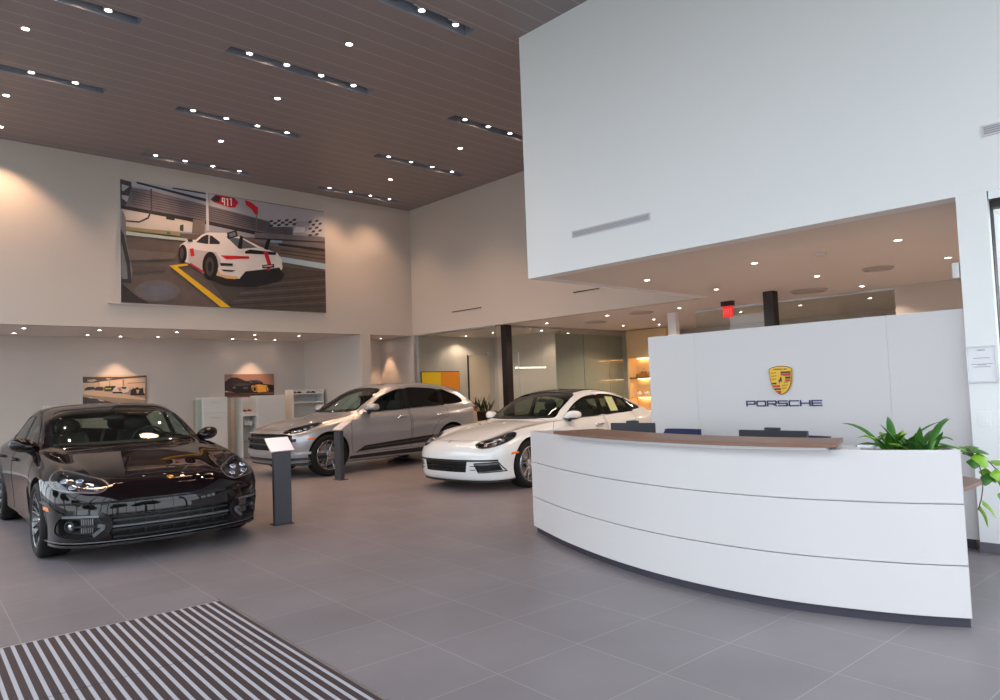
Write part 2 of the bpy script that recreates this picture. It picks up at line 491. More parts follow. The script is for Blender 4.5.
    ((20, 18, 20), [(2.887, 1.001), (3.173, 1.055), (3.177, 0.973), (2.897, 0.926)]),
    ((200, 200, 200), [(2.921, 0.983), (3.138, 1.024), (3.137, 1.002), (2.92, 0.961)]),
    ((40, 38, 40), [(1.943, 0.961), (2.221, 0.977), (2.22, 0.924), (1.957, 0.9)]),
    ((60, 55, 55), [(1.966, 0.827), (2.282, 0.829), (2.202, 0.79), (2.018, 0.785)]),
    ((40, 38, 40), [(1.271, 1.39), (1.369, 1.401), (1.378, 1.361), (1.28, 1.345)]),
    ((40, 38, 40), [(3.384, 0.858), (3.42, 0.872), (3.4, 0.759), (3.34, 0.727)]),
    ((238, 232, 232), [(2.007, 2.394), (2.075, 2.4), (2.074, 2.378), (2.006, 2.373)]),
    ((238, 232, 232), [(2.007, 2.394), (2.028, 2.398), (2.026, 2.313), (2.005, 2.315)]),
    ((238, 232, 232), [(2.005, 2.325), (2.074, 2.325), (2.073, 2.304), (2.005, 2.304)]),
    ((238, 232, 232), [(2.054, 2.402), (2.075, 2.4), (2.072, 2.235), (2.051, 2.237)]),
    ((238, 232, 232), [(2.122, 2.397), (2.143, 2.4), (2.141, 2.235), (2.12, 2.237)]),
    ((238, 232, 232), [(2.101, 2.393), (2.127, 2.397), (2.127, 2.371), (2.101, 2.367)]),
    ((238, 232, 232), [(2.202, 2.409), (2.223, 2.413), (2.22, 2.247), (2.199, 2.249)]),
    ((238, 232, 232), [(2.181, 2.406), (2.207, 2.41), (2.207, 2.383), (2.18, 2.379)])])

ART_ROW = (3.95, 1.441, 1.31, 0.633, [
    ((196, 170, 146), [(0.0, 0.0), (1.31, 0.0), (1.31, 0.633), (0.0, 0.633)]),
    ((90, 78, 70), [(0.001, 0.608), (0.332, 0.602), (0.821, 0.594), (1.306, 0.623), (1.306, 0.582), (0.821, 0.554), (0.379, 0.503), (0.252, 0.476), (0.009, 0.477)]),
    ((170, 160, 150), [(0.095, 0.544), (0.236, 0.554), (0.284, 0.523), (0.173, 0.49), (0.094, 0.509)]),
    ((190, 170, 150), [(0.46, 0.573), (0.606, 0.558), (0.492, 0.537)]),
    ((212, 184, 158), [(0.331, 0.486), (0.804, 0.522), (0.803, 0.376), (0.331, 0.37)]),
    ((208, 176, 150), [(0.854, 0.539), (1.28, 0.559), (1.278, 0.345), (0.853, 0.366)]),
    ((100, 80, 70), [(0.804, 0.54), (0.821, 0.54), (0.82, 0.376), (0.803, 0.376)]),
    ((110, 90, 78), [(0.904, 0.456), (1.279, 0.466), (1.279, 0.453), (0.904, 0.443)]),
    ((110, 96, 88), [(0.315, 0.496), (0.325, 0.495), (0.324, 0.38), (0.315, 0.38)]),
    ((110, 96, 88), [(0.533, 0.5), (0.544, 0.5), (0.543, 0.392), (0.532, 0.392)]),
    ((150, 130, 112), [(0.008, 0.309), (1.295, 0.308), (1.3, 0.0), (0.0, 0.011)]),
    ((196, 168, 140), [(0.008, 0.3), (0.33, 0.303), (0.885, 0.192), (1.301, 0.085), (1.301, 0.048), (0.49, 0.151), (0.007, 0.221)]),
    ((70, 62, 60), [(0.002, 0.169), (0.329, 0.103), (0.619, 0.02), (0.002, 0.014)]),
    ((180, 170, 160), [(0.108, 0.165), (0.195, 0.153), (0.206, 0.129), (0.124, 0.139)]),
    ((180, 170, 160), [(0.297, 0.108), (0.393, 0.083), (0.441, 0.049), (0.329, 0.071)]),
    ((60, 56, 56), [(0.031, 0.343), (0.094, 0.386), (0.22, 0.388), (0.251, 0.328), (0.047, 0.311)]),
    ((80, 56, 60), [(0.219, 0.338), (0.267, 0.381), (0.395, 0.383), (0.418, 0.323), (0.378, 0.294), (0.235, 0.306)]),
    ((50, 50, 48), [(0.411, 0.35), (0.459, 0.394), (0.654, 0.394), (0.637, 0.29), (0.442, 0.278)]),
    ((170, 186, 90), [(0.435, 0.35), (0.564, 0.353), (0.564, 0.325), (0.446, 0.324)]),
    ((206, 190, 180), [(0.588, 0.274), (0.621, 0.345), (0.687, 0.375), (0.903, 0.37), (0.94, 0.318), (0.919, 0.254), (0.802, 0.227), (0.604, 0.237)]),
    ((40, 36, 38), [(0.591, 0.264), (0.794, 0.258), (0.802, 0.22), (0.601, 0.226)]),
    ((60, 54, 54), [(0.753, 0.366), (0.886, 0.363), (0.869, 0.32), (0.803, 0.322)]),
    ((170, 110, 80), [(0.687, 0.352), (0.753, 0.359), (0.786, 0.286), (0.736, 0.269)]),
    ((52, 40, 40), [(0.96, 0.171), (0.97, 0.28), (1.021, 0.334), (1.055, 0.322), (1.106, 0.359), (1.157, 0.319), (1.226, 0.337), (1.263, 0.271), (1.269, 0.16)]),
    ((196, 160, 140), [(1.08, 0.295), (1.157, 0.293), (1.13, 0.211), (1.101, 0.212)]),
    ((200, 180, 160), [(1.236, 0.309), (1.263, 0.309), (1.269, 0.197), (1.245, 0.216)]),
    ((30, 28, 28), [(1.294, 0.614), (1.308, 0.614), (1.298, 0.0), (1.285, 0.048)])])

ART_COUPE = (7.078, 1.47, 1.303, 0.591, [
    ((150, 112, 98), [(0.0, 0.0), (1.303, 0.0), (1.303, 0.591), (0.0, 0.591)]),
    ((52, 42, 42), [(0.001, 0.402), (0.156, 0.506), (0.312, 0.512), (0.531, 0.422), (0.884, 0.352), (1.3, 0.294), (1.293, 0.0), (0.0, 0.032)]),
    ((120, 88, 78), [(0.0, 0.174), (1.296, 0.103), (1.295, 0.056), (0.0, 0.123)]),
    ((84, 64, 60), [(0.0, 0.099), (1.294, 0.037), (1.293, 0.0), (0.0, 0.032)]),
    ((30, 28, 32), [(0.168, 0.276), (0.215, 0.336), (0.372, 0.369), (0.53, 0.375), (0.659, 0.435), (0.853, 0.44), (0.982, 0.381), (1.014, 0.323), (1.146, 0.282), (1.176, 0.123), (1.009, 0.09), (0.621, 0.103), (0.274, 0.114), (0.175, 0.154)]),
    ((70, 66, 74), [(0.215, 0.33), (0.372, 0.363), (0.561, 0.353), (0.689, 0.325), (0.497, 0.292), (0.215, 0.287)]),
    ((110, 112, 120), [(0.626, 0.42), (0.836, 0.428), (0.949, 0.375), (0.689, 0.356)]),
    ((40, 38, 42), [(0.658, 0.407), (0.82, 0.416), (0.917, 0.376), (0.705, 0.362)]),
    ((206, 150, 60), [(0.688, 0.294), (0.883, 0.32), (1.113, 0.289), (1.16, 0.187), (1.142, 0.118), (0.879, 0.113), (0.702, 0.169)]),
    ((24, 22, 22), [(0.848, 0.202), (0.843, 0.17), (0.83, 0.142), (0.811, 0.122), (0.787, 0.111), (0.763, 0.112), (0.74, 0.124), (0.721, 0.145), (0.709, 0.174), (0.706, 0.206), (0.711, 0.238), (0.723, 0.266), (0.743, 0.286), (0.766, 0.297), (0.791, 0.296), (0.814, 0.284), (0.832, 0.263), (0.844, 0.234)]),
    ((214, 160, 70), [(0.832, 0.202), (0.828, 0.177), (0.818, 0.155), (0.803, 0.138), (0.785, 0.13), (0.766, 0.13), (0.748, 0.14), (0.734, 0.157), (0.725, 0.18), (0.722, 0.206), (0.726, 0.231), (0.736, 0.253), (0.751, 0.27), (0.769, 0.278), (0.788, 0.278), (0.805, 0.268), (0.82, 0.251), (0.829, 0.228)]),
    ((30, 26, 26), [(0.816, 0.203), (0.813, 0.184), (0.806, 0.167), (0.795, 0.155), (0.782, 0.148), (0.769, 0.149), (0.756, 0.156), (0.746, 0.169), (0.74, 0.186), (0.738, 0.205), (0.741, 0.224), (0.748, 0.241), (0.758, 0.253), (0.771, 0.26), (0.785, 0.259), (0.797, 0.252), (0.807, 0.239), (0.814, 0.222)]),
    ((24, 22, 22), [(1.151, 0.193), (1.148, 0.165), (1.142, 0.141), (1.132, 0.123), (1.121, 0.113), (1.11, 0.114), (1.099, 0.124), (1.091, 0.142), (1.086, 0.167), (1.084, 0.195), (1.087, 0.223), (1.093, 0.248), (1.102, 0.266), (1.113, 0.276), (1.125, 0.275), (1.135, 0.265), (1.144, 0.247), (1.149, 0.222)]),
    ((200, 150, 66), [(1.137, 0.194), (1.136, 0.174), (1.132, 0.157), (1.126, 0.145), (1.12, 0.138), (1.113, 0.138), (1.106, 0.145), (1.101, 0.158), (1.098, 0.175), (1.097, 0.195), (1.099, 0.214), (1.103, 0.231), (1.108, 0.244), (1.115, 0.251), (1.122, 0.25), (1.128, 0.243), (1.133, 0.231), (1.136, 0.213)]),
    ((24, 22, 24), [(1.146, 0.298), (1.299, 0.279), (1.297, 0.167), (1.17, 0.171)]),
    ((110, 112, 118), [(0.199, 0.269), (0.283, 0.273), (0.276, 0.237), (0.201, 0.232)]),
    ((90, 88, 92), [(0.464, 0.256), (0.592, 0.265), (0.591, 0.215), (0.47, 0.213)]),
    ((196, 160, 130), [(0.01, 0.177), (0.089, 0.175), (0.089, 0.15), (0.009, 0.153)])])


# ================================================================ the showroom
# x runs along the mural wall, y runs away along the white wall; the camera stands at (0, 0)
XW, XE = 6.80, 11.10          # white upper wall, end wall
YM, YR = 15.10, 17.60         # mural wall, recess back wall
ZL, ZH = 2.93, 6.27           # low and high ceilings
Y0, X0 = -2.0, -1.6           # glazed facades
YS = 6.60                     # far side of the white volume
XB = 17.4                     # back of the rooms behind

m_white = mat('white_wall', rgb(240, 241, 242), .7)
m_warm = mat('painted_wall', rgb(206, 197, 190), .8)
m_lowc = mat('low_ceiling_paint', rgb(226, 217, 210), .8)
m_metal = mat('anodised_metal', (.55, .56, .58, 1), .35, .9)
m_dark = mat('dark_bronze', rgb(44, 36, 34), .4, .3)
m_glass = glass_mat('clear_glass', (.90, .93, .91), .85, ior=1.5)
m_fglass = glass_mat('facade_glass', (.95, .95, .95), .9, ior=1.5)
m_white_lac = mat('white_lacquer', rgb(210, 207, 208), .32)
m_plinth = mat('plinth_grey', rgb(66, 64, 76), .4, .3)


def floor_mat():
    m = bpy.data.materials.new('floor_tiles')
    m.use_nodes = True
    nt = m.node_tree
    b = nt.nodes['Principled BSDF']
    tc = nt.nodes.new('ShaderNodeTexCoord')
    mp = nt.nodes.new('ShaderNodeMapping')
    mp.inputs['Rotation'].default_value = (0, 0, radians(3.1))
    mp.inputs['Location'].default_value = (-.57, -2.9, 0)
    br = nt.nodes.new('ShaderNodeTexBrick')
    br.offset = 0
    br.squash = 1
    br.inputs['Scale'].default_value = 1
    br.inputs['Brick Width'].default_value = .597
    br.inputs['Row Height'].default_value = .60
    br.inputs['Mortar Size'].default_value = .0028
    br.inputs['Mortar Smooth'].default_value = 0.3
    br.inputs['Color1'].default_value = rgb(134, 127, 131)
    br.inputs['Color2'].default_value = rgb(128, 121, 125)
    br.inputs['Mortar'].default_value = rgb(164, 156, 156)
    nt.links.new(tc.outputs['Object'], mp.inputs['Vector'])
    nt.links.new(mp.outputs[0], br.inputs['Vector'])
    n1 = nt.nodes.new('ShaderNodeTexNoise')
    n1.inputs['Scale'].default_value = 170
    n1.inputs['Detail'].default_value = 3
    n2 = nt.nodes.new('ShaderNodeTexNoise')
    n2.inputs['Scale'].default_value = 1.3
    n2.inputs['Detail'].default_value = 5
    for n in (n1, n2):
        nt.links.new(tc.outputs['Object'], n.inputs['Vector'])
    ad = nt.nodes.new('ShaderNodeMath')
    ad.operation = 'MULTIPLY_ADD'
    ad.inputs[1].default_value = .5
    nt.links.new(n1.outputs['Fac'], ad.inputs[0])
    nt.links.new(n2.outputs['Fac'], ad.inputs[2])
    mr = nt.nodes.new('ShaderNodeMapRange')
    mr.inputs[1].default_value = .45
    mr.inputs[2].default_value = 1.05
    mr.inputs[3].default_value = .82
    mr.inputs[4].default_value = 1.14
    nt.links.new(ad.outputs[0], mr.inputs[0])
    mx = nt.nodes.new('ShaderNodeVectorMath')
    mx.operation = 'SCALE'
    nt.links.new(br.outputs['Color'], mx.inputs[0])
    nt.links.new(mr.outputs[0], mx.inputs['Scale'])
    nt.links.new(mx.outputs[0], b.inputs['Base Color'])
    b.inputs['Roughness'].default_value = .38
    b.inputs['Specular IOR Level'].default_value = .45
    return m


def stripe_mat(name, c1, c2, axis, pitch, frac, rough, metal=0.0, off=0.0):
    """stripes across a surface: fraction frac of every pitch gets c2"""
    m = bpy.data.materials.new(name)
    m.use_nodes = True
    nt = m.node_tree
    b = nt.nodes['Principled BSDF']
    tc = nt.nodes.new('ShaderNodeTexCoord')
    sp = nt.nodes.new('ShaderNodeSeparateXYZ')
    nt.links.new(tc.outputs['Object'], sp.inputs[0])
    a = nt.nodes.new('ShaderNodeMath')
    a.operation = 'MULTIPLY_ADD'
    a.inputs[1].default_value = 1 / pitch
    a.inputs[2].default_value = off + 100
    nt.links.new(sp.outputs[axis], a.inputs[0])
    f = nt.nodes.new('ShaderNodeMath')
    f.operation = 'FRACT'
    nt.links.new(a.outputs[0], f.inputs[0])
    l = nt.nodes.new('ShaderNodeMath')
    l.operation = 'LESS_THAN'
    l.inputs[1].default_value = frac
    nt.links.new(f.outputs[0], l.inputs[0])
    mx = nt.nodes.new('ShaderNodeMix')
    mx.data_type = 'RGBA'
    mx.inputs[6].default_value = c1
    mx.inputs[7].default_value = c2
    nt.links.new(l.outputs[0], mx.inputs[0])
    nt.links.new(mx.outputs[2], b.inputs['Base Color'])
    b.inputs['Roughness'].default_value = rough
    b.inputs['Metallic'].default_value = metal
    return m


def wood_mat(name, c1, c2, axis_scale=(2, 30, 30), rough=.4):
    m = bpy.data.materials.new(name)
    m.use_nodes = True
    nt = m.node_tree
    b = nt.nodes['Principled BSDF']
    tc = nt.nodes.new('ShaderNodeTexCoord')
    mp = nt.nodes.new('ShaderNodeMapping')
    mp.inputs['Scale'].default_value = axis_scale
    n = nt.nodes.new('ShaderNodeTexNoise')
    n.inputs['Scale'].default_value = 1
    n.inputs['Detail'].default_value = 6
    cr = nt.nodes.new('ShaderNodeMix')
    cr.data_type = 'RGBA'
    cr.inputs[6].default_value = c1
    cr.inputs[7].default_value = c2
    nt.links.new(tc.outputs['Object'], mp.inputs[0])
    nt.links.new(mp.outputs[0], n.inputs['Vector'])
    nt.links.new(n.outputs['Fac'], cr.inputs[0])
    nt.links.new(cr.outputs[2], b.inputs['Base Color'])
    b.inputs['Roughness'].default_value = rough
    return m


m_floor = floor_mat()
m_plank = stripe_mat('ceiling_planks', rgb(146, 136, 137), rgb(190, 180, 176), 1, .305, .035, .5)
m_wood = wood_mat('walnut', rgb(104, 74, 60), rgb(142, 104, 84), (40, 2.5, 40))

# ---- shell
mb = MB()
mb.box(X0, XB + .2, Y0, YR + .2, -.12, 0)
struct('floor', mb, [m_floor])

SLOTS = [(4.0, 6.2, 6.92), (.35, 2.78, 9.36), (3.88, 6.2, 9.36), (7.84, 10.2, 9.36), (.5, 3.0, 11.85), (4.04, 6.28, 11.85), (7.91, 10.25, 11.85),
         (4.3, 6.5, 14.52), (8.08, 10.4, 14.52)]
HW = .115
mb = MB()
ys = sorted({y for *_, y in SLOTS})
yprev = Y0
for y in ys:
    mb.box(X0, XE + .2, yprev, y - HW, ZH, ZH + .05)
    xs = sorted((a, b) for a, b, yy in SLOTS if yy == y)
    xp = X0
    for a, b in xs:
        mb.box(xp, a, y - HW, y + HW, ZH, ZH + .05)
        xp = b
    mb.box(xp, XE + .2, y - HW, y + HW, ZH, ZH + .05)
    yprev = y + HW
mb.box(X0, XE + .2, yprev, YM + .2, ZH, ZH + .05)
struct('ceiling', mb, [m_plank])
mb = MB()
mb.box(X0, XE + .2, Y0, YM + .2, ZH + .45, ZH + .5)
struct('ceiling_deck', mb, [m_warm])

mb = MB()     # white volume over the reception: front face and far return
mb.box(XW, XW + .2, Y0, YS, ZL, ZH + .05)
mb.box(XW + .2, XE, YS - .2, YS, ZL, ZH + .05)
struct('wall_right', mb, [m_white])
mb = MB()     # low ceilings
mb.box(XW + .2, XE, 1.53, YS - .2, ZL, ZL + .12)
mb.box(XE, XB + .2, 1.53, YS, ZL, ZL + .12)
mb.box(XE + .2, XB + .2, YS, YM + .2, ZL, ZL + .12)
struct('ceiling_low', mb, [m_lowc])
mb = MB()
mb.box(X0, 9.35, YM + .2, YR + .2, ZL, ZL + .12)
mb.box(9.35, XE, YM + .2, 16.8, ZL, ZL + .12)
struct('ceiling_recess', mb, [m_lowc])
mb = MB()     # header of the end wall
mb.box(XE, XE + .2, YS, YM + .2, ZL, ZH + .05)
struct('wall_end', mb, [m_warm])
mb = MB()     # mural wall, its pier and the recess behind
mb.box(X0, XE, YM, YM + .2, ZL, ZH + .05)
struct('wall_mural', mb, [m_warm])
mb = MB()
mb.box(9.56, 9.78, YM, YM + .2, 0, ZL)
mb.prism([(9.56, YM), (9.62, YR + .1), (9.27, YR + .1), (9.50, YM)], ZL)
struct('wall_pier', mb, [m_warm], bevel=.004)
mb = MB()
mb.box(X0, 9.35, YR, YR + .2, 0, ZL)
struct('wall_recess', mb, [m_warm])
mb = MB()
mb.box(9.52, XE, 16.6, 16.8, 0, ZL)
mb.box(XE - .03, XE + .12, YM + .002, 16.8, 0, ZL - .001)
struct('wall_niche', mb, [m_warm])
mb = MB()     # column and the wall that runs back from it
mb.box(XW, XW + .16, 1.38, 1.60, 0, ZL)
mb.box(XW + .16, XW + .3, 1.53, 1.60, 0, ZL)
mb.box(XW + .3, XB + .2, 1.53, 1.60, 0, ZL)
struct('wall_column', mb, [m_white], bevel=.003)
mb = MB()
mb.box(XW - .016, XW, 1.37, 1.60, 0, .085)
struct('baseboard_column', mb, [mat('stone_skirting', rgb(108, 104, 112), .45)])
mb = MB()
mb.box(XB, XB + .2, 1.6, YM + .2, 0, ZL)
mb.box(XE, XB + .2, YM, YM + .2, 0, ZL)
struct('wall_back', mb, [m_warm])
mb = MB()
for y0, y1, x0, x1 in ((YR, YR, X0, 9.35),):
    mb.box(x0, x1, y0 - .012, y0, 0, .09)
mb.box(9.338, 9.35, YM + .2, YR - .012, 0, .09)
struct('baseboard_recess', mb, [MATS['white_wall']])

# ---- glazed facades (left side and behind the camera)
m_mull = mat('facade_aluminium', (.12, .12, .125, 1), .4, .7)


def facade(name, ax, fixed, a0, a1, z0, z1, npan, zbars, frame_m=None):
    mb = MB()
    t = .05

    def bx(u0, u1, w0, w1):
        if ax == 'y':
            mb.box(fixed - t, fixed + t, u0, u1, w0, w1)
        else:
            mb.box(u0, u1, fixed - t, fixed + t, w0, w1)
    for k in range(npan + 1):
        u = a0 + (a1 - a0) * k / npan
        bx(u - .03, u + .03, z0, z1)
    for z in [z0 + .03] + zbars + [z1 - .03]:
        for k in range(npan):
            ua, ub = a0 + (a1 - a0) * k / npan + .03, a0 + (a1 - a0) * (k + 1) / npan - .03
            bx(ua, ub, z - .03, z + .03)
    w = struct(name, mb, [frame_m or m_mull])
    gb = MB()
    if ax == 'y':
        gb.box(fixed - .006, fixed + .006, a0, a1, z0 + .01, z1 - .01)
    else:
        gb.box(a0, a1, fixed - .006, fixed + .006, z0 + .01, z1 - .01)
    g = gb.build('pane', [m_fglass if fixed < XE else m_glass], w)
    return w


facade('window_1', 'y', X0, Y0 + .05, YR, 0, ZL + .12, 12, [])
facade('window_2', 'y', X0, Y0 + .05, YM, ZL + .12, ZH, 10, [])
facade('window_3', 'x', Y0, X0, XW + .1, 0, ZH, 6, [2.9])
# entrance glazing right of the column
w4 = facade('window_4', 'y', XW + .12, -1.9, 1.405, 0, 2.86, 3, [], m_dark)
mb = MB()
mb.box(XW + .0, XW + .2, Y0, 1.37, 2.86, ZL)
struct('trim_1', mb, [m_metal])

# ---- inner glass walls


def glass_wall(name, ax, fixed, cuts, z1, track=.04):
    """frameless panes with a slim head and floor track; hairline joints between panes"""
    tb = MB()
    gb = MB()
    for a, b in zip(cuts[:-1], cuts[1:]):
        if ax == 'y':
            gb.box(fixed - .006, fixed + .006, a + .004, b - .004, .03, z1 - .02)
        else:
            gb.box(a + .004, b - .004, fixed - .006, fixed + .006, .03, z1 - .02)
    for z in (0, z1 - track):
        if ax == 'y':
            tb.box(fixed - .025, fixed + .025, cuts[0], cuts[-1], z, z + track)
        else:
            tb.box(cuts[0], cuts[-1], fixed - .025, fixed + .025, z, z + track)
    w = struct(name, tb, [m_metal])
    gb.build('pane', [m_glass], w)
    return w


mb = MB()
mb.box(XE + .02, XE + .12, YM - .12, YM, 0, ZL)
struct('trim_2', mb, [m_metal])
glass_wall('window_5', 'y', XE + .08, [11.95, 13.0, 14.05, 14.97], ZL)
glass_wall('window_6', 'x', 11.86, [11.55, 12.6, 13.7, 14.9, 16.1], ZL)
glass_wall('window_7', 'y', 13.05, [4.05, 5.3, 6.6, 7.85], ZL)
mb = MB()
mb.box(12.87, 13.0, 8.22, 8.42, 0, ZL)
struct('wall_pillar', mb, [m_white], bevel=.003)
mb = MB()
mb.box(12.9, 13.2, 1.6, 4.0, 0, ZL)
struct('wall_store', mb, [m_warm])
mb = MB()
mb.box(16.1, XB, 11.8, 12.1, 0, ZL)
struct('wall_shop', mb, [m_warm])

# dark steel columns
for x, y, lab in ((11.37, 11.82, 'dark bronze square column at the corner of the glass office'), (11.47, 5.47, 'dark bronze square column rising behind the crest wall')):
    mb = MB()
    mb.box(-.09, .09, -.09, .09, 0, ZL)
    mb.box(-.12, .12, -.12, .12, 0, .012)
    o = mb.build('column', [m_dark], bevel=.006)
    o.location = (x, y, 0)
    tag(o, lab, 'column')

# ---- reception crest wall
t = thing('crest_wall', 'white free-standing reception wall panel with shield emblem and wordmark', 'partition wall', (6.95, 3.2, 0))
mb = MB()
for a, b in ((1.603, 2.2195), (2.2205, 4.1695), (4.1705, 4.78)):
    mb.box(-.07, .10, a - 3.2, b - 3.2, .08, 2.0)
mb.build('panel', [m_white_lac], t, bevel=.002)
mb = MB()
mb.box(-.06, .09, 1.65 - 3.2, 4.77 - 3.2, 0, .08)
mb.build('plinth', [m_plinth], t)
# shield emblem
XF = 6.88
em = thing('shield_emblem', 'gold, red and black shield emblem mounted on the white reception wall', 'emblem', (XF, 3.212, 1.45))
g = mat('emblem_gold', rgb(204, 162, 56), .3, .5)
r = mat('emblem_red', rgb(186, 32, 30), .35)
k = mat('emblem_black', rgb(30, 26, 30), .35)
W2, HT = .112, .14


def shield(s, n=10):
    right = [(0, 1.0), (.35, .985), (.7, .93), (.93, .86), (1.0, .82), (.99, .45), (.95, .05), (.86, -.30), (.68, -.60), (.42, -.84), (.18, -.96), (0, -1.0)]
    pts = right + [(-x, y) for x, y in right[-2:0:-1]]
    return [(x * W2 * s, y * HT * s) for x, y in pts]


U, V, N = (0, -1, 0), (0, 0, 1), (-1, 0, 0)
mb = MB()
mb.prism(shield(1.0), .022, (0, 0, 0), U, V, N, 0)
sh_o = mb.build('shield', [g], em, bevel=.004)
mb = MB()
sp = shield(1.0)
mb.tube([(-.022, -x, z) for x, z in sp] + [(-.022, -sp[0][0], sp[0][1])], .0035, 8)
mb.build('rim', [mat('emblem_rim', rgb(190, 140, 40), .25, .8)], em, smooth=40)
mb = MB()


def edge_x(v):
    """half width of the shield at relative height v"""
    P = [(0, 1.0), (.35, .985), (.7, .93), (.93, .86), (1.0, .82), (.99, .45), (.95, .05), (.86, -.30), (.68, -.60), (.42, -.84), (.18, -.96), (0, -1.0)]
    for (xa, ya), (xb, yb) in zip(P[:-1], P[1:]):
        if yb <= v <= ya:
            return xa + (xb - xa) * (ya - v) / max(1e-6, ya - yb)
    return 0


def band(x0, x1, v0, v1, mi):
    """stripe clipped by the shield outline; x1=None runs to the edge"""
    pts = []
    for v in (v0, (v0 + v1) / 2, v1):
        e = edge_x(v) * .93
        a = x0 if x0 is not None else -e
        b = x1 if x1 is not None else e
        pts.append((max(-e, min(e, a)), max(-e, min(e, b)), v))
    poly = [(b * W2, v * HT) for a, b, v in pts] + [(a * W2, v * HT) for a, b, v in reversed(pts)]
    mb = MB()
    mb.prism(poly, .0035, (-.022, 0, 0), U, V, N)
    mb.build('stripe', [(r, k)[mi]], em)


band(.02, None, .62, .50, 1)
band(.02, None, .48, .30, 0)
band(.42, None, .24, .10, 1)
band(.42, None, .06, -.10, 0)
band(None, -.40, -.16, -.28, 1)
band(None, -.08, -.34, -.50, 0)
band(None, -.02, -.56, -.68, 1)
band(None, -.02, -.74, -.93, 0)
for sx, base in ((-1, .50), (-1, .28), (-1, .06), (1, -.20), (1, -.40), (1, -.60)):
    x0 = -.88 if sx < 0 else .10
    ln = .52 if sx < 0 else .55 - max(0, (-base - .3)) * .5
    z = base * HT
    mb = MB()
    mb.tube([(-.024, -(x0) * W2, z - .004), (-.024, -(x0 + ln * .4) * W2, z + .002), (-.024, -(x0 + ln) * W2, z + .008)], .0022, 6)
    for q in (.2, .5, .8):
        mb.tube([(-.024, -(x0 + ln * q) * W2, z + .001), (-.024, -(x0 + ln * q - .03) * W2, z + .013)], .0018, 6)
    mb.build('antler', [k], em)
mb = MB()     # rearing horse on the small inner shield
mb.prism([(x * .36, y * .34) for x, y in shield(1.0)], .005, (-.022, 0, 0), U, V, N, 0)
mb.prism([(x * .0125, y * .0115) for x, y in ((-1.4, -2.6), (-.6, -2.4), (-.8, -1.2), (.2, -.9), (.8, -1.6), (1.3, -1.4), (.9, -.4), (.8, .4), (1.6, .9), (1.4, 1.3), (.7, 1.1), (.8, 2.0), (1.1, 2.6), (.5, 3.0), (-.1, 2.6),
          (-.3, 1.4), (-.9, .6), (-1.0, -.2), (-1.7, .2), (-1.9, -.6), (-1.3, -.8), (-1.5, -1.6))], .003, (-.027, 0, 0), U, V, N, 1)
mb.build('horse', [g, k], em)

# wordmarks in square extended capitals, drawn as strokes
GLY = {
    'P': [[(0, 0), (0, 1), (.92, 1), (1, .9), (1, .48), (.92, .38), (0, .38)]],
    'O': [[(.08, 0), (.92, 0), (1, .1), (1, .9), (.92, 1), (.08, 1), (0, .9), (0, .1), (.08, 0)]],
    'R': [[(0, 0), (0, 1), (.92, 1), (1, .9), (1, .52), (.92, .42), (0, .42)], [(.55, .42), (1, 0)]],
    'S': [[(.98, 1), (.08, 1), (0, .92), (0, .6), (.08, .5), (.92, .5), (1, .42), (1, .1), (.92, 0), (.02, 0)]],
    'C': [[(1, 1), (.08, 1), (0, .9), (0, .1), (.08, 0), (1, 0)]],
    'H': [[(0, 0), (0, 1)], [(1, 0), (1, 1)], [(0, .5), (1, .5)]],
    'E': [[(1, 1), (0, 1), (0, 0), (1, 0)], [(0, .5), (.96, .5)]],
}


def stroke(mb, a, b, w, th, O, U, V, N, mi=0):
    a, b = Vector(a), Vector(b)
    d = (b - a).normalized() * (w / 2)
    p = Vector((-d.y, d.x))
    pts = [a - d - p, b + d - p, b + d + p, a - d + p]
    mb.prism([tuple(q) for q in pts], th, O, U, V, N, mi)


def wordmark(txt, O, U, V, N, width, height, w, th, mats, parent=None, name='letter'):
    cell = width / len(txt)
    lw = cell * .80
    for i, ch in enumerate(txt):
        mb = MB()
        for s in GLY[ch]:
            P = [(i * cell + x * lw, w / 2 + y * (height - w)) for x, y in s]
            for a, b in zip(P[:-1], P[1:]):
                stroke(mb, a, b, w, th, O, U, V, N)
        mb.build(name, mats, parent)


navy = mat('wordmark_navy', rgb(52, 56, 110), .4)
wm = thing('wordmark', 'dark blue capital lettering under the shield emblem', 'lettering', (XF, 3.21, 1.19))
wordmark('PORSCHE', (0, .385, 0), U, V, N, .785, .060, .0125, .008, [navy], wm)
wordmark('PORSCHE', (-.0225, .068, .102), U, V, N, .136, .014, .003, .0015, [k], em, 'top_lettering')

# ---- ceiling fixtures
m_trough = mat('trough_grey', rgb(150, 154, 166), .6)
m_bulb = mat('lamp_glow', (1, 1, 1, 1), .4, emit=(1, .90, .84, 1), es=26)
m_ring = mat('lamp_ring', rgb(216, 210, 206), .5)
WARM = (1.0, .62, .38)


def spot(loc, power, angle, blend, parent, col=WARM, rot=(0, 0, 0), r=.05):
    d = bpy.data.lights.new('lamp_light', 'SPOT')
    d.energy = power
    d.spot_size = radians(angle)
    d.spot_blend = blend
    d.color = col
    d.shadow_soft_size = r
    o = bpy.data.objects.new('lamp_light', d)
    o.location = loc
    o.rotation_euler = rot
    COL.objects.link(o)
    o.parent = parent
    return o


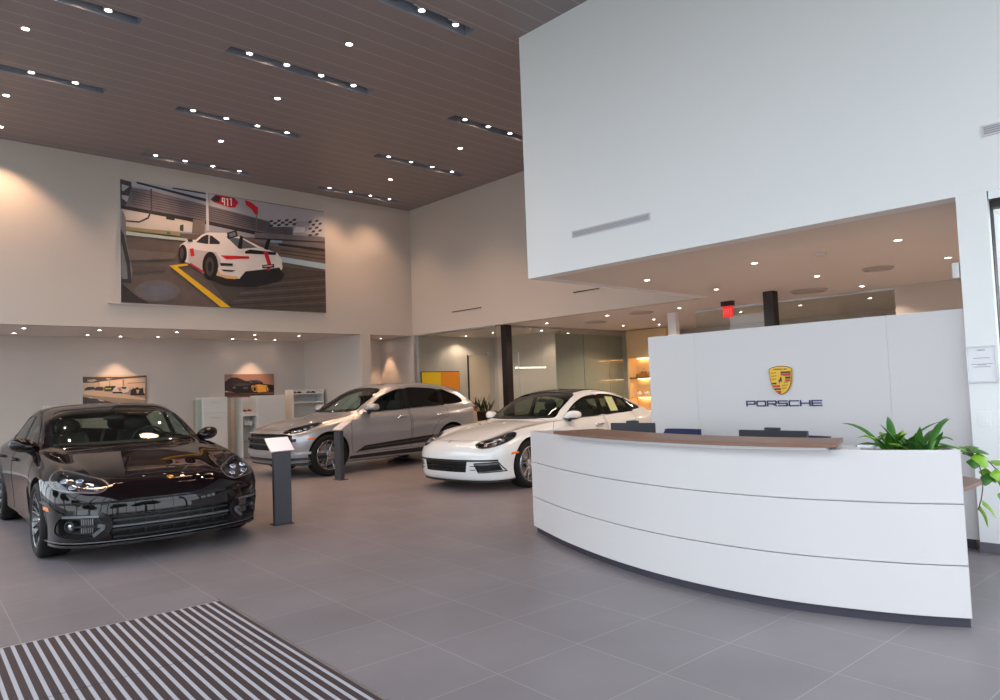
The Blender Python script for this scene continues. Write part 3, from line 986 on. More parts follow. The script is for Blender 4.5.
P_HIGH, P_LOW, P_REC = 140, 100, 22
slot_src = {}
for a, b, y in SLOTS:
    L = b - a
    t = thing('recessed_light_slot', 'x', 'light', ((a + b) / 2, y, ZH), 0, 'recessed light slots in the plank ceiling')
    mb = MB()     # trough walls and top
    h = L / 2
    mb.box(-h, h, -HW, -HW + .008, .0, .26)
    mb.box(-h, h, HW - .008, HW, .0, .26)
    mb.box(-h, -h + .008, -HW + .008, HW - .008, .0, .26)
    mb.box(h - .008, h, -HW + .008, HW - .008, .0, .26)
    mb.box(-h, h, -HW, HW, .26, .27)
    mb.build('trough', [m_trough], t)
    for kx in (-.84, -.28, .28, .84):
        lb = MB()
        lb.lathe([(.001, .10), (.040, .10), (.052, .08), (.052, .03), (.046, .022), (.036, .03)], 20, Matrix.Translation((kx, 0, 0)))
        lb.box(kx - .11, kx - .06, -.02, .02, .07, .12)
        lb.tube([(kx, 0, .10), (kx, 0, .26)], .012, 6)
        sp_ = lb.build('spotlight', [m_ring], t, smooth=40)
        gb = MB()
        gb.lathe([(.0355, .032), (.025, .026), (.001, .024)], 16, Matrix.Translation((kx, 0, 0)))
        gb.build('bulb', [m_bulb], sp_, smooth=60)
    slot_src[(.35 if a < 2 else 4.0 if a < 6 else 7.9, y)] = t
    for kx in (-.56, .56):     # two beams stand for each pair of lamps
        spot((kx, 0, .0), P_HIGH if y > 7 else P_HIGH * .12, 100, .6, t, r=.3)
SLOT_LAB = {
    (.35, 9.36): 'recessed light slot at the upper left edge, above the black car',
    (.35, 11.85): 'recessed light slot running off the left edge of the ceiling',
    (4.0, 9.36): 'longest-looking recessed light slot in the middle of the plank ceiling',
    (4.0, 11.85): 'recessed light slot halfway between the mural and the middle slot',
    (4.0, 14.52): 'recessed light slot right above the race car mural',
    (4.0, 6.92): 'recessed light slot cut by the top edge, left of the white wall',
    (7.9, 9.36): 'recessed light slot partly hidden behind the white upper wall',
    (7.9, 11.85): 'recessed light slot over the end wall, second from the far corner',
    (7.9, 14.52): 'recessed light slot nearest the far corner of the ceiling',
}
for (a, y), t in slot_src.items():
    t['label'] = SLOT_LAB[(a, y)]


def downlight(x, y, z, label, power, angle=110, group=None, rr=.038, col=WARM):
    t = thing('downlight', label, 'light', (x, y, z), 0, group)
    mb = MB()
    mb.lathe([(rr * 1.25, 0), (rr * 1.25, -.004), (rr * 1.02, -.006), (rr, 0)], 24, close=True)
    mb.build('trim_ring', [m_ring], t, smooth=40)
    mb = MB()
    mb.lathe([(rr * 1.0, -.001), (rr * .6, -.004), (.001, -.005)], 20)
    mb.build('bulb', [m_bulb], t, smooth=60)
    if power:
        spot((0, 0, -.02), power, angle, .5, t, col=col)
    return t


HI = [(1.72, 10.42, 'single downlight near the top left corner of the plank ceiling'), (1.88, 12.9, 'single downlight at the left edge, below the left slot'),
      (2.02, 14.45, 'single downlight at the left edge just above the mural wall'), (5.1, 8.2, 'largest-looking single downlight right of the long middle slot'),
      (5.15, 10.47, 'single downlight just below the long middle slot'), (5.2, 12.9, 'single downlight above the left part of the race car mural slot'),
      (9.02, 10.5, 'single downlight between the two slots nearest the white wall'), (9.1, 13.05, 'single downlight nearest the far ceiling corner')]
for x, y, lab in HI:
    downlight(x, y, ZH, lab, 200 if y > 14 else 60, rr=.043)

LOW = [(8.44, 2.55, 'nearest bright downlight at the upper right of the low ceiling'), (10.35, 2.56, 'downlight beside the column sensor at the right end'), (8.43, 4.2, 'downlight in the middle of the first low ceiling row'),
       (8.40, 5.8, 'downlight left in the first low ceiling row'), (10.3, 5.8, 'downlight above the exit sign'), (10.38, 4.23, 'downlight right of the dark column top'), (12.3, 4.3, 'downlight behind the round air diffuser'),
       (12.2, 7.7, 'downlight just left of the white pillar top'), (14.3, 7.5, 'downlight behind the glass, right of the white pillar'), (14.4, 4.9, 'downlight behind the glass at the far right'),
       (14.3, 6.2, 'downlight behind the glass beside the dark column'), (12.0, 11.1, 'downlight above the dark office column'), (11.95, 9.3, 'downlight over the roof of the white car'),
       (13.8, 9.4, 'downlight beyond the white car, near the shop shelf'), (14.5, 10.8, 'downlight farthest back towards the shop shelf'), (12.6, 13.6, 'downlight inside the glass office near its front'),
       (14.2, 13.6, 'downlight inside the glass office, middle'), (15.9, 13.6, 'downlight inside the glass office, farthest'), (15.2, 10.2, 'downlight in the far back row, right one'), (12.6, 14.7, 'added downlight over the wall screen, brightening the glass office'), (13.4, 12.6, 'added downlight inside the glass office beside the door leaf'),
       (14.9, 13.0, 'added downlight brightening the back office behind the door wall')]  # last three office downlights are added to brighten the dark interior
for i, (x, y, lab) in enumerate(LOW):
    downlight(x, y, ZL, lab, P_LOW if y < 12 else 45, 140, col=(1, .76, .57))
REC = [(2.58, 15.8), (2.60, 16.94), (3.86, 15.79), (3.92, 17.0), (5.35, 15.79), (5.38, 17.1), (7.18, 16.0), (7.17, 17.25), (8.31, 16.0), (8.30, 17.3)]
RL = ['front left downlight of the recess', 'back left downlight of the recess', 'front downlight over the left small picture', 'back downlight left of the small race photo', 'front downlight right of the small race photo',
      'back downlight above the black car roof', 'front downlight left of the coupe photo', 'back downlight above the white cabinet', 'front right downlight of the recess', 'back right downlight of the recess']
for (x, y), lab in zip(REC, RL):
    downlight(x, y, ZL, lab, 14 if y < 16.5 else 2)
downlight(4.62, 17.2, ZL, 'downlight washing the wall above the sepia photo', 85, 75)
downlight(7.74, 17.2, ZL, 'downlight washing the wall above the coupe photo', 85, 75)
downlight(10.2, 16.15, ZL, 'left downlight in the niche beside the pier', 80, 62)
downlight(10.8, 16.15, ZL, 'right downlight in the niche beside the pier', 80, 62)

# round air diffusers, detector
for x, y, rr, lab in ((10.42, 3.42, .20, 'small round air diffuser in the low ceiling, right'), (12.0, 5.05, .30, 'large round air diffuser in the low ceiling'), (12.1, 8.55, .26, 'round air diffuser left of the white pillar'),
                      (12.9, 10.4, .26, 'round air diffuser above the white car')):
    mb = MB()
    mb.lathe([(rr, 0), (rr, -.012), (rr * .86, -.03), (rr * .80, -.012), (rr * .62, -.012), (rr * .56, -.035), (rr * .3, -.04), (.001, -.04)], 40)
    o = mb.build('air_diffuser', [mat('diffuser_grey', rgb(178, 168, 162), .5)], smooth=35)
    o.location = (x, y, ZL)
    tag(o, lab, 'vent')
mb = MB()
mb.lathe([(.06, 0), (.06, -.02), (.045, -.04), (.001, -.045)], 24)
o = mb.build('smoke_detector', [m_ring], smooth=40)
o.location = (8.48, 3.39, ZL)
tag(o, 'small smoke detector on the low ceiling between downlights', 'smoke detector')

# exit sign
t = thing('exit_sign', 'red exit sign hanging from the low ceiling', 'exit sign', (12.1, 6.60, ZL))
mb = MB()
mb.box(-.04, .04, -.12, .12, -.09, 0)
mb.build('canopy', [m_dark], t)
mb = MB()
mb.box(-.018, .018, -.10, .10, -.30, -.09)
s = mb.build('panel', [mat('sign_red', rgb(190, 30, 30), .4, emit=rgb(225, 40, 34), es=.8)], t, bevel=.003)
EX = {'E': [[(1, 1), (0, 1), (0, 0), (1, 0)], [(0, .5), (.9, .5)]], 'X': [[(0, 0), (1, 1)], [(0, 1), (1, 0)]], 'I': [[(.5, 0), (.5, 1)]], 'T': [[(0, 1), (1, 1)], [(.5, 0), (.5, 1)]]}
GLY.update({'X': EX['X'], 'I': EX['I'], 'T': EX['T']})
wordmark('EXIT', (-.0185, .085, -.245), U, V, N, .178, .10, .013, .002, [mat('sign_letter', rgb(235, 110, 100), .5, emit=rgb(235, 110, 100), es=.4)], s)

# ---- wall vents
m_vent = stripe_mat('vent_slats', rgb(192, 190, 197), rgb(148, 145, 154), 2, .018, .45, .5)


def wall_vent(y0, y1, z0, z1, lab, x=XW):
    t = thing('linear_vent', lab, 'vent', (x, (y0 + y1) / 2, z0))
    h, w = z1 - z0, (y1 - y0) / 2
    mb = MB()
    f = .014
    mb.box(-.012, 0, -w, w, 0, f)
    mb.box(-.012, 0, -w, w, h - f, h)
    mb.box(-.012, 0, -w, -w + f, f, h - f)
    mb.box(-.012, 0, w - f, w, f, h - f)
    mb.build('frame', [m_white_lac], t)
    mb = MB()
    mb.box(-.004, 0, -w + f, w - f, f, h - f)
    mb.build('grille', [m_vent], t)


wall_vent(4.61, 5.79, 3.335, 3.425, 'long slim white air vent low on the white upper wall, left')
wall_vent(.2, 1.38, 3.375, 3.465, 'slim white air vent cut by the right edge of the photo')
for y0, y1, lab in ((12.33, 13.45, 'slim slot vent on the end wall above the glass office'), (8.79, 9.5, 'slim slot vent on the end wall just below the white volume')):
    t = thing('slot_vent', lab, 'vent', (XE, (y0 + y1) / 2, 3.36))
    w = (y1 - y0) / 2
    mb = MB()
    mb.box(-.008, 0, -w, w, 0, .05)
    mb.build('frame', [m_warm], t)
    mb = MB()
    mb.box(-.010, -.008, -w + .01, w - .01, .014, .036)
    mb.build('slot', [m_dark], t)

# ---- column fittings
t = thing('notice_frame', 'white framed paper notice on the column right of the crest wall', 'notice', (XW, 1.495, 1.375))
mb = MB()
for a, b, c, d in ((-.105, .105, 0, .012), (-.105, .105, .288, .30), (-.105, -.093, .012, .288), (.093, .105, .012, .288)):
    mb.box(-.014, 0, a, b, c, d)
mb.build('frame', [m_metal], t, bevel=.002)
mb = MB()
mb.box(-.006, 0, -.093, .093, .012, .288)
mb.build('paper', [mat('paper', rgb(236, 236, 240), .7)], t)
mb = MB()
for z, w in ((.20, .055), (.15, .075), (.143, .03), (.128, .06)):
    mb.box(-.0068, -.006, -w, w, z, z + .0035)
mb.build('text_lines', [mat('print_grey', rgb(110, 110, 130), .7)], t)
wordmark('PORSCHE', (-.006, .028, .262), U, V, N, .056, .008, .0016, .001, [navy], t, 'heading')
t = thing('light_switch', 'white double rocker light switch plate on the column', 'switch', (XW, 1.505, 1.02))
mb = MB()
mb.box(-.006, 0, -.045, .045, 0, .12)
mb.build('plate', [m_white], t, bevel=.002)
mb = MB()
mb.box(-.010, -.006, -.018, .018, .025, .095)
mb.build('rocker', [m_white], t, bevel=.002)
mb = MB()
mb.box(-.05, .03, -.02, .03, 0, .13)
o = mb.build('motion_sensor', [m_white_lac], bevel=.008)
o.location = (XW + .04, 1.63, 2.25)
tag(o, 'small white sensor box on the column just below the low ceiling', 'sensor')

# ---- entrance mat
t = thing('entrance_mat', 'striped aluminium entrance mat set in the floor tiles', 'mat', (2.065, 5.255, 0), radians(-3.1))
m_mat = stripe_mat('mat_stripes', rgb(66, 52, 54), rgb(176, 176, 184), 0, .0575, .36, .6, 0, .1)
mb = MB()
mb.box(-3.0, -.015, -1.06, -.015, .002, .007)
mb.build('tread_panel', [m_mat], t)
mb = MB()
mb.box(-3.0, -.015, -3.5, -1.072, .002, .007)
mb.build('tread_panel', [m_mat], t)
mb = MB()
mb.box(-3.0, -.015, -1.072, -1.06, .001, .005)
mb.build('joint', [MATS['plinth_grey']], t)
mb = MB()
mb.box(-3.0, 0, -.015, 0, .0, .008)
mb.box(-.015, 0, -3.5, -.015, .0, .008)
mb.build('edge_frame', [m_metal], t)


# ================================================================ reception counter
BASE = [(5.20, 5.10), (4.82, 4.30), (4.54, 3.50), (4.42, 2.90), (4.395, 2.44), (4.43, 2.05), (4.52, 1.70), (4.62, 1.42), (4.745, 1.18)]
CURVE = [(p.x, p.y) for p in catmull([(x, y, 0) for x, y in BASE], 72)]


def offs(c, d):
    """curve moved d metres towards the staff side"""
    out = []
    for i, p in enumerate(c):
        a, b = c[max(0, i - 1)], c[min(len(c) - 1, i + 1)]
        tx, ty = b[0] - a[0], b[1] - a[1]
        l = sqrt(tx * tx + ty * ty)
        out.append((p[0] - ty / l * d, p[1] + tx / l * d))
    return out


def ribbon(mb, a, b, z0, z1, mi=0):
    """solid between two parallel curves"""
    rows = [[(p[0], p[1], z0), (p[0], p[1], z1), (q[0], q[1], z1), (q[0], q[1], z0)] for p, q in zip(a, b)]
    o = len(mb.v)
    mb.grid(rows, mi, closed=True)
    n = len(mb.v)
    mb.f += [(o, o + 1, o + 2, o + 3), (n - 1, n - 2, n - 3, n - 4)]
    mb.m += [mi, mi]


def sub(c, y0, y1):
    return [p for p in c if y0 <= p[1] <= y1]


_s = -1 if offs(CURVE, .1)[30][0] < CURVE[30][0] else 1
CO = (5.0, 3.0, 0)
counter = thing('reception_counter', 'curved white reception counter with a walnut ledge', 'counter', CO)


def cpart(mb, name, mats, **k):
    mb.v = [(x - CO[0], y - CO[1], z) for x, y, z in mb.v]
    return mb.build(name, mats, counter, **k)


core = offs(CURVE, .012 * _s)
for z0, z1 in ((.062, .355), (.361, .707), (.713, 1.022)):
    mb = MB()
    ribbon(mb, CURVE, offs(CURVE, .025 * _s), z0, z1)
    cpart(mb, 'front_panel', [m_white_lac], smooth=30, bevel=.002)
mb = MB()
ribbon(mb, offs(CURVE, .026 * _s), offs(CURVE, .05 * _s), .06, 1.0)
cpart(mb, 'carcass', [m_white_lac], smooth=30)
mb = MB()
ribbon(mb, offs(CURVE, .035 * _s), offs(CURVE, .32 * _s), 0, .061)
cpart(mb, 'plinth', [m_plinth], smooth=30)
inner_c = offs(CURVE, .30 * _s)
mb = MB()
ribbon(mb, inner_c, offs(CURVE, .325 * _s), .06, 1.0)
cpart(mb, 'back_panel', [m_white_lac], smooth=30)
for e in (0, -1):
    mb = MB()
    k1 = 1 if e == 0 else -2
    p, q = offs(CURVE, .05 * _s)[e], offs(CURVE, .325 * _s)[e]
    dx, dy = CURVE[k1][0] - CURVE[e][0], CURVE[k1][1] - CURVE[e][1]
    l = sqrt(dx * dx + dy * dy)
    tx, ty = dx / l * .025, dy / l * .025
    vs = [(a[0], a[1], z) for z in (.062, 1.022) for a in (p, q, (q[0] + tx, q[1] + ty), (p[0] + tx, p[1] + ty))]
    mb.add(vs, [(3, 2, 1, 0), (4, 5, 6, 7), (0, 1, 5, 4), (1, 2, 6, 5), (2, 3, 7, 6), (3, 0, 4, 7)])
    cpart(mb, 'end_panel', [m_white_lac], merge=.0001)
mb = MB()     # top of the body left of the ledge, under it and the planter bottom
ribbon(mb, sub(offs(CURVE, .026 * _s), 1.62, 5.2), sub(offs(CURVE, .30 * _s), 1.56, 5.4)[:len(sub(offs(CURVE, .026 * _s), 1.62, 5.2))], 1.0, 1.02)
cpart(mb, 'body_top', [m_white_lac], smooth=30)


def ledge(c, d0, d1, y0, y1, z0, z1, name, m):
    n = 40
    idx = [i for i, p in enumerate(c) if y0 <= p[1] <= y1]
    A, B = offs(c, d0 * _s), offs(c, d1 * _s)
    mb = MB()
    ribbon(mb, [A[i] for i in idx], [B[i] for i in idx], z0, z1)
    return cpart(mb, name, [m], smooth=30, bevel=.002)


ledge(CURVE, -.075, .34, 1.80, 4.28, 1.023, 1.043, 'ledge_underlay', m_white_lac)
ledge(CURVE, -.10, .36, 1.74, 4.36, 1.043, 1.066, 'ledge', m_wood)
# desk behind
ledge(CURVE, .33, .98, 1.2, 5.2, .715, .74, 'desk_top', m_wood)
mb = MB()
mb.prism([(4.98, 1.30), (5.66, 1.27), (5.85, 1.52), (5.80, 1.80), (5.0, 1.80)], .024, (0, 0, .7155))
cpart(mb, 'desk_return', [m_wood], bevel=.002)
mb = MB()
for p in (offs(CURVE, .93 * _s)[6], offs(CURVE, .93 * _s)[36], offs(CURVE, .93 * _s)[66]):
    mb.box(p[0] - .02, p[0] + .02, p[1] - .22, p[1] + .22, 0, .715)
cpart(mb, 'desk_support', [m_white_lac])

# ---- planter and plants at the right end
pc = offs(CURVE, .17 * _s)
seg = [p for p in pc if 1.10 <= p[1] <= 1.80]
PO = seg[len(seg) // 2]
mb = MB()
w0, w1 = offs(CURVE, .06 * _s), offs(CURVE, .29 * _s)
idx = [i for i, p in enumerate(CURVE) if 1.26 <= p[1] <= 1.60]
ribbon(mb, [w0[i] for i in idx], [w1[i] for i in idx], .78, .99)
mb.v = [(x - PO[0], y - PO[1], z - .78) for x, y, z in mb.v]
planter = mb.build('planter_trough', [m_plinth], smooth=30)
planter.location = (PO[0], PO[1], .78)
tag(planter, 'grey planter trough sunk into the right end of the counter', 'planter')
m_leaf = mat('leaf_green', rgb(62, 116, 40), .4, noise=.35, nscale=14)
m_leaf2 = mat('leaf_yellow_green', rgb(128, 178, 40), .4, noise=.3, nscale=10)
m_stem = mat('stem_brown', rgb(92, 74, 44), .6)
m_dleaf = mat('leaf_dark', rgb(38, 60, 32), .45, noise=.4, nscale=10)


def leaf(mb, root, d, L, w, droop, n=8, mi=0, fold=.25, heart=False):
    """one blade: root point, horizontal direction angle with start pitch, length, width, droop"""
    az, pitch = d
    p = Vector(root)
    side = Vector((-sin(az), cos(az), 0))
    rows = []
    a = pitch
    for i in range(n + 1):
        t = i / n
        if heart:
            ww = w * (min(1, t * 6) ** .5) * (1 - t) ** .55 * 1.25
        else:
            ww = w * (sin(pi * min(1, t * .93 + .07)) ** .75)
        f = Vector((cos(az) * cos(a), sin(az) * cos(a), sin(a)))
        nrm = side.cross(f)
        if i:
            p = p + f * (L / n)
        rows.append([p + side * ww / 2 + nrm * ww * -fold * -1, p, p - side * ww / 2 + nrm * ww * fold])
        a -= droop / n
    th = .0012
    lo = [[q - Vector((0, 0, th)) for q in reversed(r)] for r in rows]
    mb.grid([r + l for r, l in zip(rows, lo)], mi, closed=True)


random.seed(5)
t = thing('strap_leaf_plant', 'bushy plant with long arching green leaves in the counter planter', 'plant', (PO[0], PO[1], .99))
for k in range(52):
    az = random.uniform(0, 2 * pi)
    L = random.uniform(.24, .40)
    pit = random.uniform(.85, 1.55)
    mb = MB()
    if cos(az) < -.2:
        pit, L = max(pit, 1.3), L * .6
    rx, ry = random.gauss(.02, .025), random.uniform(-.17, .09)
    L *= .55 + .45 * abs(sin(az)) if pit < 1.1 else 1
    leaf(mb, (rx, ry, -.02), (az, pit), L, random.uniform(.032, .05), random.uniform(.9, 2.5) * (.6 if cos(az) < -.2 else 1), mi=0)
    mb.build('leaf', [m_leaf if k % 4 else m_leaf2], t, smooth=60)
mb = MB()
for k in range(8):
    az = random.uniform(0, 6.28)
    mb.tube([(random.gauss(.01, .03), random.gauss(-.02, .07), -.03), (.02 * cos(az), .06 * sin(az), .04), (.03 * cos(az), .09 * sin(az), .06)], .003, 5)
mb.build('stems', [m_stem], t)
for (dx, dy, lab) in ((0, .24, 'low leafy plant at the left end of the counter planter'),):
    q = thing('leafy_plant', lab, 'plant', (PO[0] - .0, PO[1] + dy, .99))
    for k in range(16):
        mb = MB()
        leaf(mb, (random.gauss(0, .02), random.gauss(0, .03), -.02), (random.uniform(-1.2, 1.2), random.uniform(.6, 1.2)), random.uniform(.06, .09), random.uniform(.04, .06), 1.4, mi=0, heart=True)
        mb.build('leaf', [m_leaf2 if k % 2 else m_leaf], q, smooth=60)
q = thing('trailing_vine', 'trailing vine with heart-shaped leaves hanging over the counter end', 'plant', (4.955, 1.255, .985))
VN = [[(0, .02, 0), (-.02, -.06, .03), (-.03, -.11, -.04), (-.02, -.13, -.14), (-.03, -.12, -.26), (-.04, -.10, -.33)],
      [(0, .0, 0), (.0, -.08, .02), (-.01, -.17, -.05), (-.01, -.22, -.13), (0, -.24, -.22)],
      [(0, .0, .01), (-.04, -.05, .03), (-.05, -.10, -.02)]]
mb = MB()
for v in VN:
    mb.tube([tuple(p) for p in catmull(v, 16)], .0032, 6)
mb.build('stems', [m_stem], q, smooth=60)
for px, py, pz, az, pit, L, w in ((-.03, -.08, .03, -1.6, .2, .09, .07), (-.04, -.12, .01, -2.4, -.4, .10, .07), (-.01, -.17, -.04, -1.2, .3, .10, .08), (-.01, -.20, -.08, -1.9, -.6, .11, .09),
                                  (0, -.23, -.16, -1.5, -.7, .12, .09), (0, -.24, -.20, -2.0, -1.0, .12, .085), (-.03, -.12, -.27, -1.4, -.5, .11, .05), (-.04, -.11, -.30, -1.0, -.8, .12, .045),
                                  (-.03, -.05, .04, 2.6, .3, .08, .06), (-.02, -.16, -.11, 3.0, -.4, .08, .06), (-.05, -.10, -.02, 3.4, -.2, .08, .06), (.0, -.02, .03, -1.2, .5, .09, .07), (.0, -.05, .02, -.8, -.2, .09, .075), (-.02, -.15, -.08, -.6, -.5, .10, .08), (0, -.22, -.12, -1.2, -1.0, .12, .09)):
    mb = MB()
    leaf(mb, (px, py, pz), (az, pit), L * 1.15, w * 1.25, .9, heart=True)
    mb.build('leaf', [m_leaf2 if L > .09 else m_leaf], q, smooth=60)

# papers on the body beside the planter
mb = MB()
mb.box(-.09, .09, -.045, .045, 0, .014)
o = mb.build('paper_stack', [MATS['paper']], bevel=.001)
o.location = (offs(CURVE, .17 * _s)[57][0] + .02, 1.80, 1.022)
o.location = (4.80, 1.69, 1.0205)
tag(o, 'small stack of papers lying on the counter body right of the ledge', 'papers')

# ---- monitors and chairs
m_scr = mat('monitor_back', rgb(40, 42, 50), .5)


def monitor(x, y, rz, w, lab, ztop):
    t = thing('monitor', lab, 'monitor', (x, y, .742), rz)
    h = .33
    z = ztop - .742
    mb = MB()
    mb.box(-.018, .018, -w / 2, w / 2, z - h, z)
    mb.box(-.035, -.018, -w * .16, w * .16, z - h * .75, z - h * .3)
    mb.build('screen_back', [m_scr], t, bevel=.004)
    mb = MB()
    mb.box(.0185, .0195, -w / 2 + .01, w / 2 - .01, z - h + .015, z - .01)
    mb.build('display', [MATS['gloss_black'] if 'gloss_black' in MATS else mat('gloss_black', (.006, .006, .007, 1), .06)], t)
    mb = MB()
    mb.tube([(-.03, 0, 0.01), (-.03, 0, z - h * .5)], .02, 10)
    mb.box(-.12, .08, -.12, .12, 0, .012)
    mb.build('stand', [m_scr], t, bevel=.003)
    mb = MB()
    mb.box(-.02, .02, -.06, .06, z, z + .022)
    mb.build('webcam', [m_scr], t, bevel=.004)


monitor(5.42, 2.63, 0, .56, 'dark monitor seen from behind in the middle of the reception desk', 1.062)
monitor(5.72, 4.20, .22, .46, 'dark monitor seen from behind at the left end of the reception desk', 1.085)
m_navy = mat('chair_navy', rgb(34, 42, 84), .75)


def office_chair(x, y, rz, lab, top):
    t = thing('office_chair', lab, 'chair', (x, y, 0), rz, 'office chairs behind the reception desk')
    mb = MB()
    rows = []
    for i in range(9):
        k = i / 8
        zz = .56 + (top - .56) * k
        cx = .22 + .05 * sin(pi * k) * -1 + .06 * k
        w = .23 - .03 * k ** 6
        rows.append([(cx + .05 * (j / 10 - .5) ** 2 * -4 * .5, (j / 10 - .5) * 2 * w, zz) for j in range(11)] + [(cx + .06 + .05 * (j / 10 - .5) ** 2 * -4 * .5, (.5 - j / 10) * 2 * w, zz) for j in range(11)])
    mb.grid(rows, closed=True)
    n = 22
    mb.f += [tuple(range(n)), tuple(len(mb.v) - 1 - q for q in range(n))]
    mb.m += [0, 0]
    mb.build('backrest', [m_navy], t, smooth=50, bevel=.008)
    mb = MB()
    mb.box(-.24, .22, -.24, .24, .44, .52)
    mb.build('seat', [m_navy], t, bevel=.03)
    mb = MB()
    mb.tube([(0, 0, .10), (0, 0, .44)], .028, 12)
    mb.tube([(.15, 0, .43), (.30, 0, .50), (.30, 0, .70)], .02, 8)
    mb.build('gas_lift', [m_scr], t, smooth=40)
    for k in range(5):
        a = 2 * pi * k / 5
        mb = MB()
        mb.tube([(0, 0, .11), (.28 * cos(a), .28 * sin(a), .07)], [.022, .014], 8)
        f = mb.build('foot', [m_scr], t, smooth=40)
        mb = MB()
        mb.cyl((.28 * cos(a) - .012, .28 * sin(a), .028), (.28 * cos(a) + .012, .28 * sin(a), .028), .028, 14)
        mb.build('caster', [m_scr], f, smooth=40)


office_chair(6.2, 4.12, 0, 'navy blue office chair whose back shows between the two monitors', .975)
office_chair(6.2, 2.84, -.1, 'navy blue office chair mostly hidden behind the middle monitor', .935)

# ---- info stands
m_anth = mat('anthracite', rgb(58, 58, 64), .5)
m_card = mat('info_card', rgb(226, 226, 240), .25)


def info_stand(x, y, rz, lab, h=.83, card=None):
    t = thing('info_stand', lab, 'info stand', (x, y, 0), rz)
    mb = MB()
    mb.box(-.10, .10, -.035, .035, .008, h)
    mb.build('post', [m_anth], t, bevel=.004)
    mb = MB()
    mb.box(-.115, .115, -.06, .10, 0, .008)
    mb.build('base_plate', [m_anth], t)
    M = Matrix.Translation((0, -.05, h)) @ Matrix.Rotation(radians(32), 4, 'X')
    mb = MB()
    mb.box(-.14, .14, 0, .28, .0, .012, M=M)
    pl = mb.build('holder', [m_metal], t, bevel=.002)
    mb = MB()
    mb.box(-.132, .132, .008, .272, .0122, .015, M=M)
    mb.build('card', [card or m_card], pl)
    return t


info_stand(3.775, 7.76, radians(-8), 'dark grey info stand with tilted card in front of the black car')
info_stand(6.33, 10.84, radians(-90), 'dark grey info stand seen edge-on before the silver car wheel', .84, mat('info_card_pale', rgb(214, 206, 206), .4))

# ---- pictures
ART_M = {}


def picture(name, art, Y, lab, cat, tag_col='photo', emis=0):
    x0, z0, w, h, polys = art
    t = thing(name, lab, cat, (x0, Y, z0))
    mb = MB()
    mb.box(0, w, -.035, 0, 0, h)
    mb.build('panel', [m_white_lac], t)
    mb = MB()
    mats, idx = [], {}
    for k, (c, pts) in enumerate(polys):
        if c not in idx:
            if c not in ART_M:
                ART_M[c] = mat('print_%d_%d_%d' % c, rgb(*[min(255, int(v * 1.1)) for v in c]), .45, noise=.42 if max(c) < 135 else .12, nscale=5)
            idx[c] = len(mats)
            mats.append(ART_M[c])
        y = -.0352 - .00025 * k
        clean = [p for i, p in enumerate(pts) if p != pts[i - 1]]
        if len(clean) < 3:
            continue
        n = geometry.normal([Vector((p[0], 0, p[1])) for p in clean])
        if n.y > 0:
            clean.reverse()
        mb.add([(p[0], y, p[1]) for p in clean], [tuple(range(len(clean)))], idx[c])
    mb.build('print', mats, t)
    return t


picture('race_mural', ART_RACE, YM, 'large photo mural of a white racing car in the pit lane', 'mural')
picture('photo_print', ART_ROW, YR, 'sepia photo print of a row of cars on the recess wall', 'picture')
picture('photo_print', ART_COUPE, YR, 'dark photo print of a coupe with gold wheels on the recess wall', 'picture')
mb = MB()
mb.box(-.67, .67, -.05, 0, 0, .02)
o = mb.build('picture_rail', [m_warm], bevel=.002)
o.location = (4.51, YM, 3.385)
tag(o, 'thin pale rail on the wall under the left end of the mural', 'rail')

# ---- recess furniture
m_cab = mat('cabinet_white', rgb(214, 212, 208), .5)
m_cglass = glass_mat('green_glass', (.86, .91, .88), .9)
t = thing('tall_cabinet', 'white tall cabinet with a drawer front and glass side in the recess', 'cabinet', (6.36, 16.6, 0))
mb = MB()
mb.box(-.20, .38, -.02, .40, 0, 1.5)
mb.build('body', [m_cab], t, bevel=.004)
for z0, z1 in ((1.14, 1.48), (.42, 1.12), (.04, .40)):
    mb = MB()
    mb.box(-.185, .365, -.038, -.021, z0, z1)
    d = mb.build('door' if z1 - z0 > .5 else 'drawer', [m_cab], t, bevel=.003)
    mb = MB()
    mb.box(.0, .18, -.05, -.038, z1 - .10, z1 - .085)
    mb.build('handle', [m_metal], d)
mb = MB()
mb.box(.383, .46, -.02, .40, 0, 1.5)
mb.build('glass_side', [m_cglass], t)
mb = MB()
mb.box(-.30, -.22, -.02, .30, 0, 1.45)
mb.build('glass_side', [m_cglass], t)
SHX, SHY = 7.47, 16.5
t = thing('display_shelf', 'white open display shelf with a blank side panel in the recess', 'shelf', (SHX, SHY, 0))
mb = MB()
mb.box(-.42, -.39, 0, .42, 0, 1.46)
mb.box(-.06, -.03, 0, .42, 0, 1.46)
mb.box(-.39, -.06, .40, .42, 0, 1.46)
mb.build('frame', [m_cab], t)
mb = MB()
mb.box(-.03, .68, -.01, .42, 0, 1.50)
mb.build('side_panel', [m_cab], t, bevel=.004)
for z, m in ((1.12, m_cab), (.80, m_cglass), (.42, m_cglass)):
    mb = MB()
    mb.box(-.39, -.06, .0, .40, z - (.10 if m is m_cab else .01), z)
    mb.build('shelf_board', [m], t)
m_redb = mat('model_red', rgb(150, 60, 46), .4)
for dx, lab in ((-.30, 'small red model car on the left of the shelf top board'), (-.17, 'small red model car on the right of the shelf top board')):
    mb = MB()
    mb.box(-.05, .05, -.025, .025, .012, .035)
    mb.prism([(-.03, .035), (-.015, .058), (.015, .058), (.035, .035)], .044, (0, -.022, 0), (1, 0, 0), (0, 0, 1), (0, 1, 0))
    for wx in (-.03, .03):
        mb.cyl((wx, -.028, .012), (wx, .028, .012), .012, 10)
    o = mb.build('model_car', [m_redb])
    o.location = (SHX + dx, SHY + .15, 1.12)
    tag(o, lab, 'model car')
m_mug = mat('mug_white', rgb(222, 218, 214), .3)
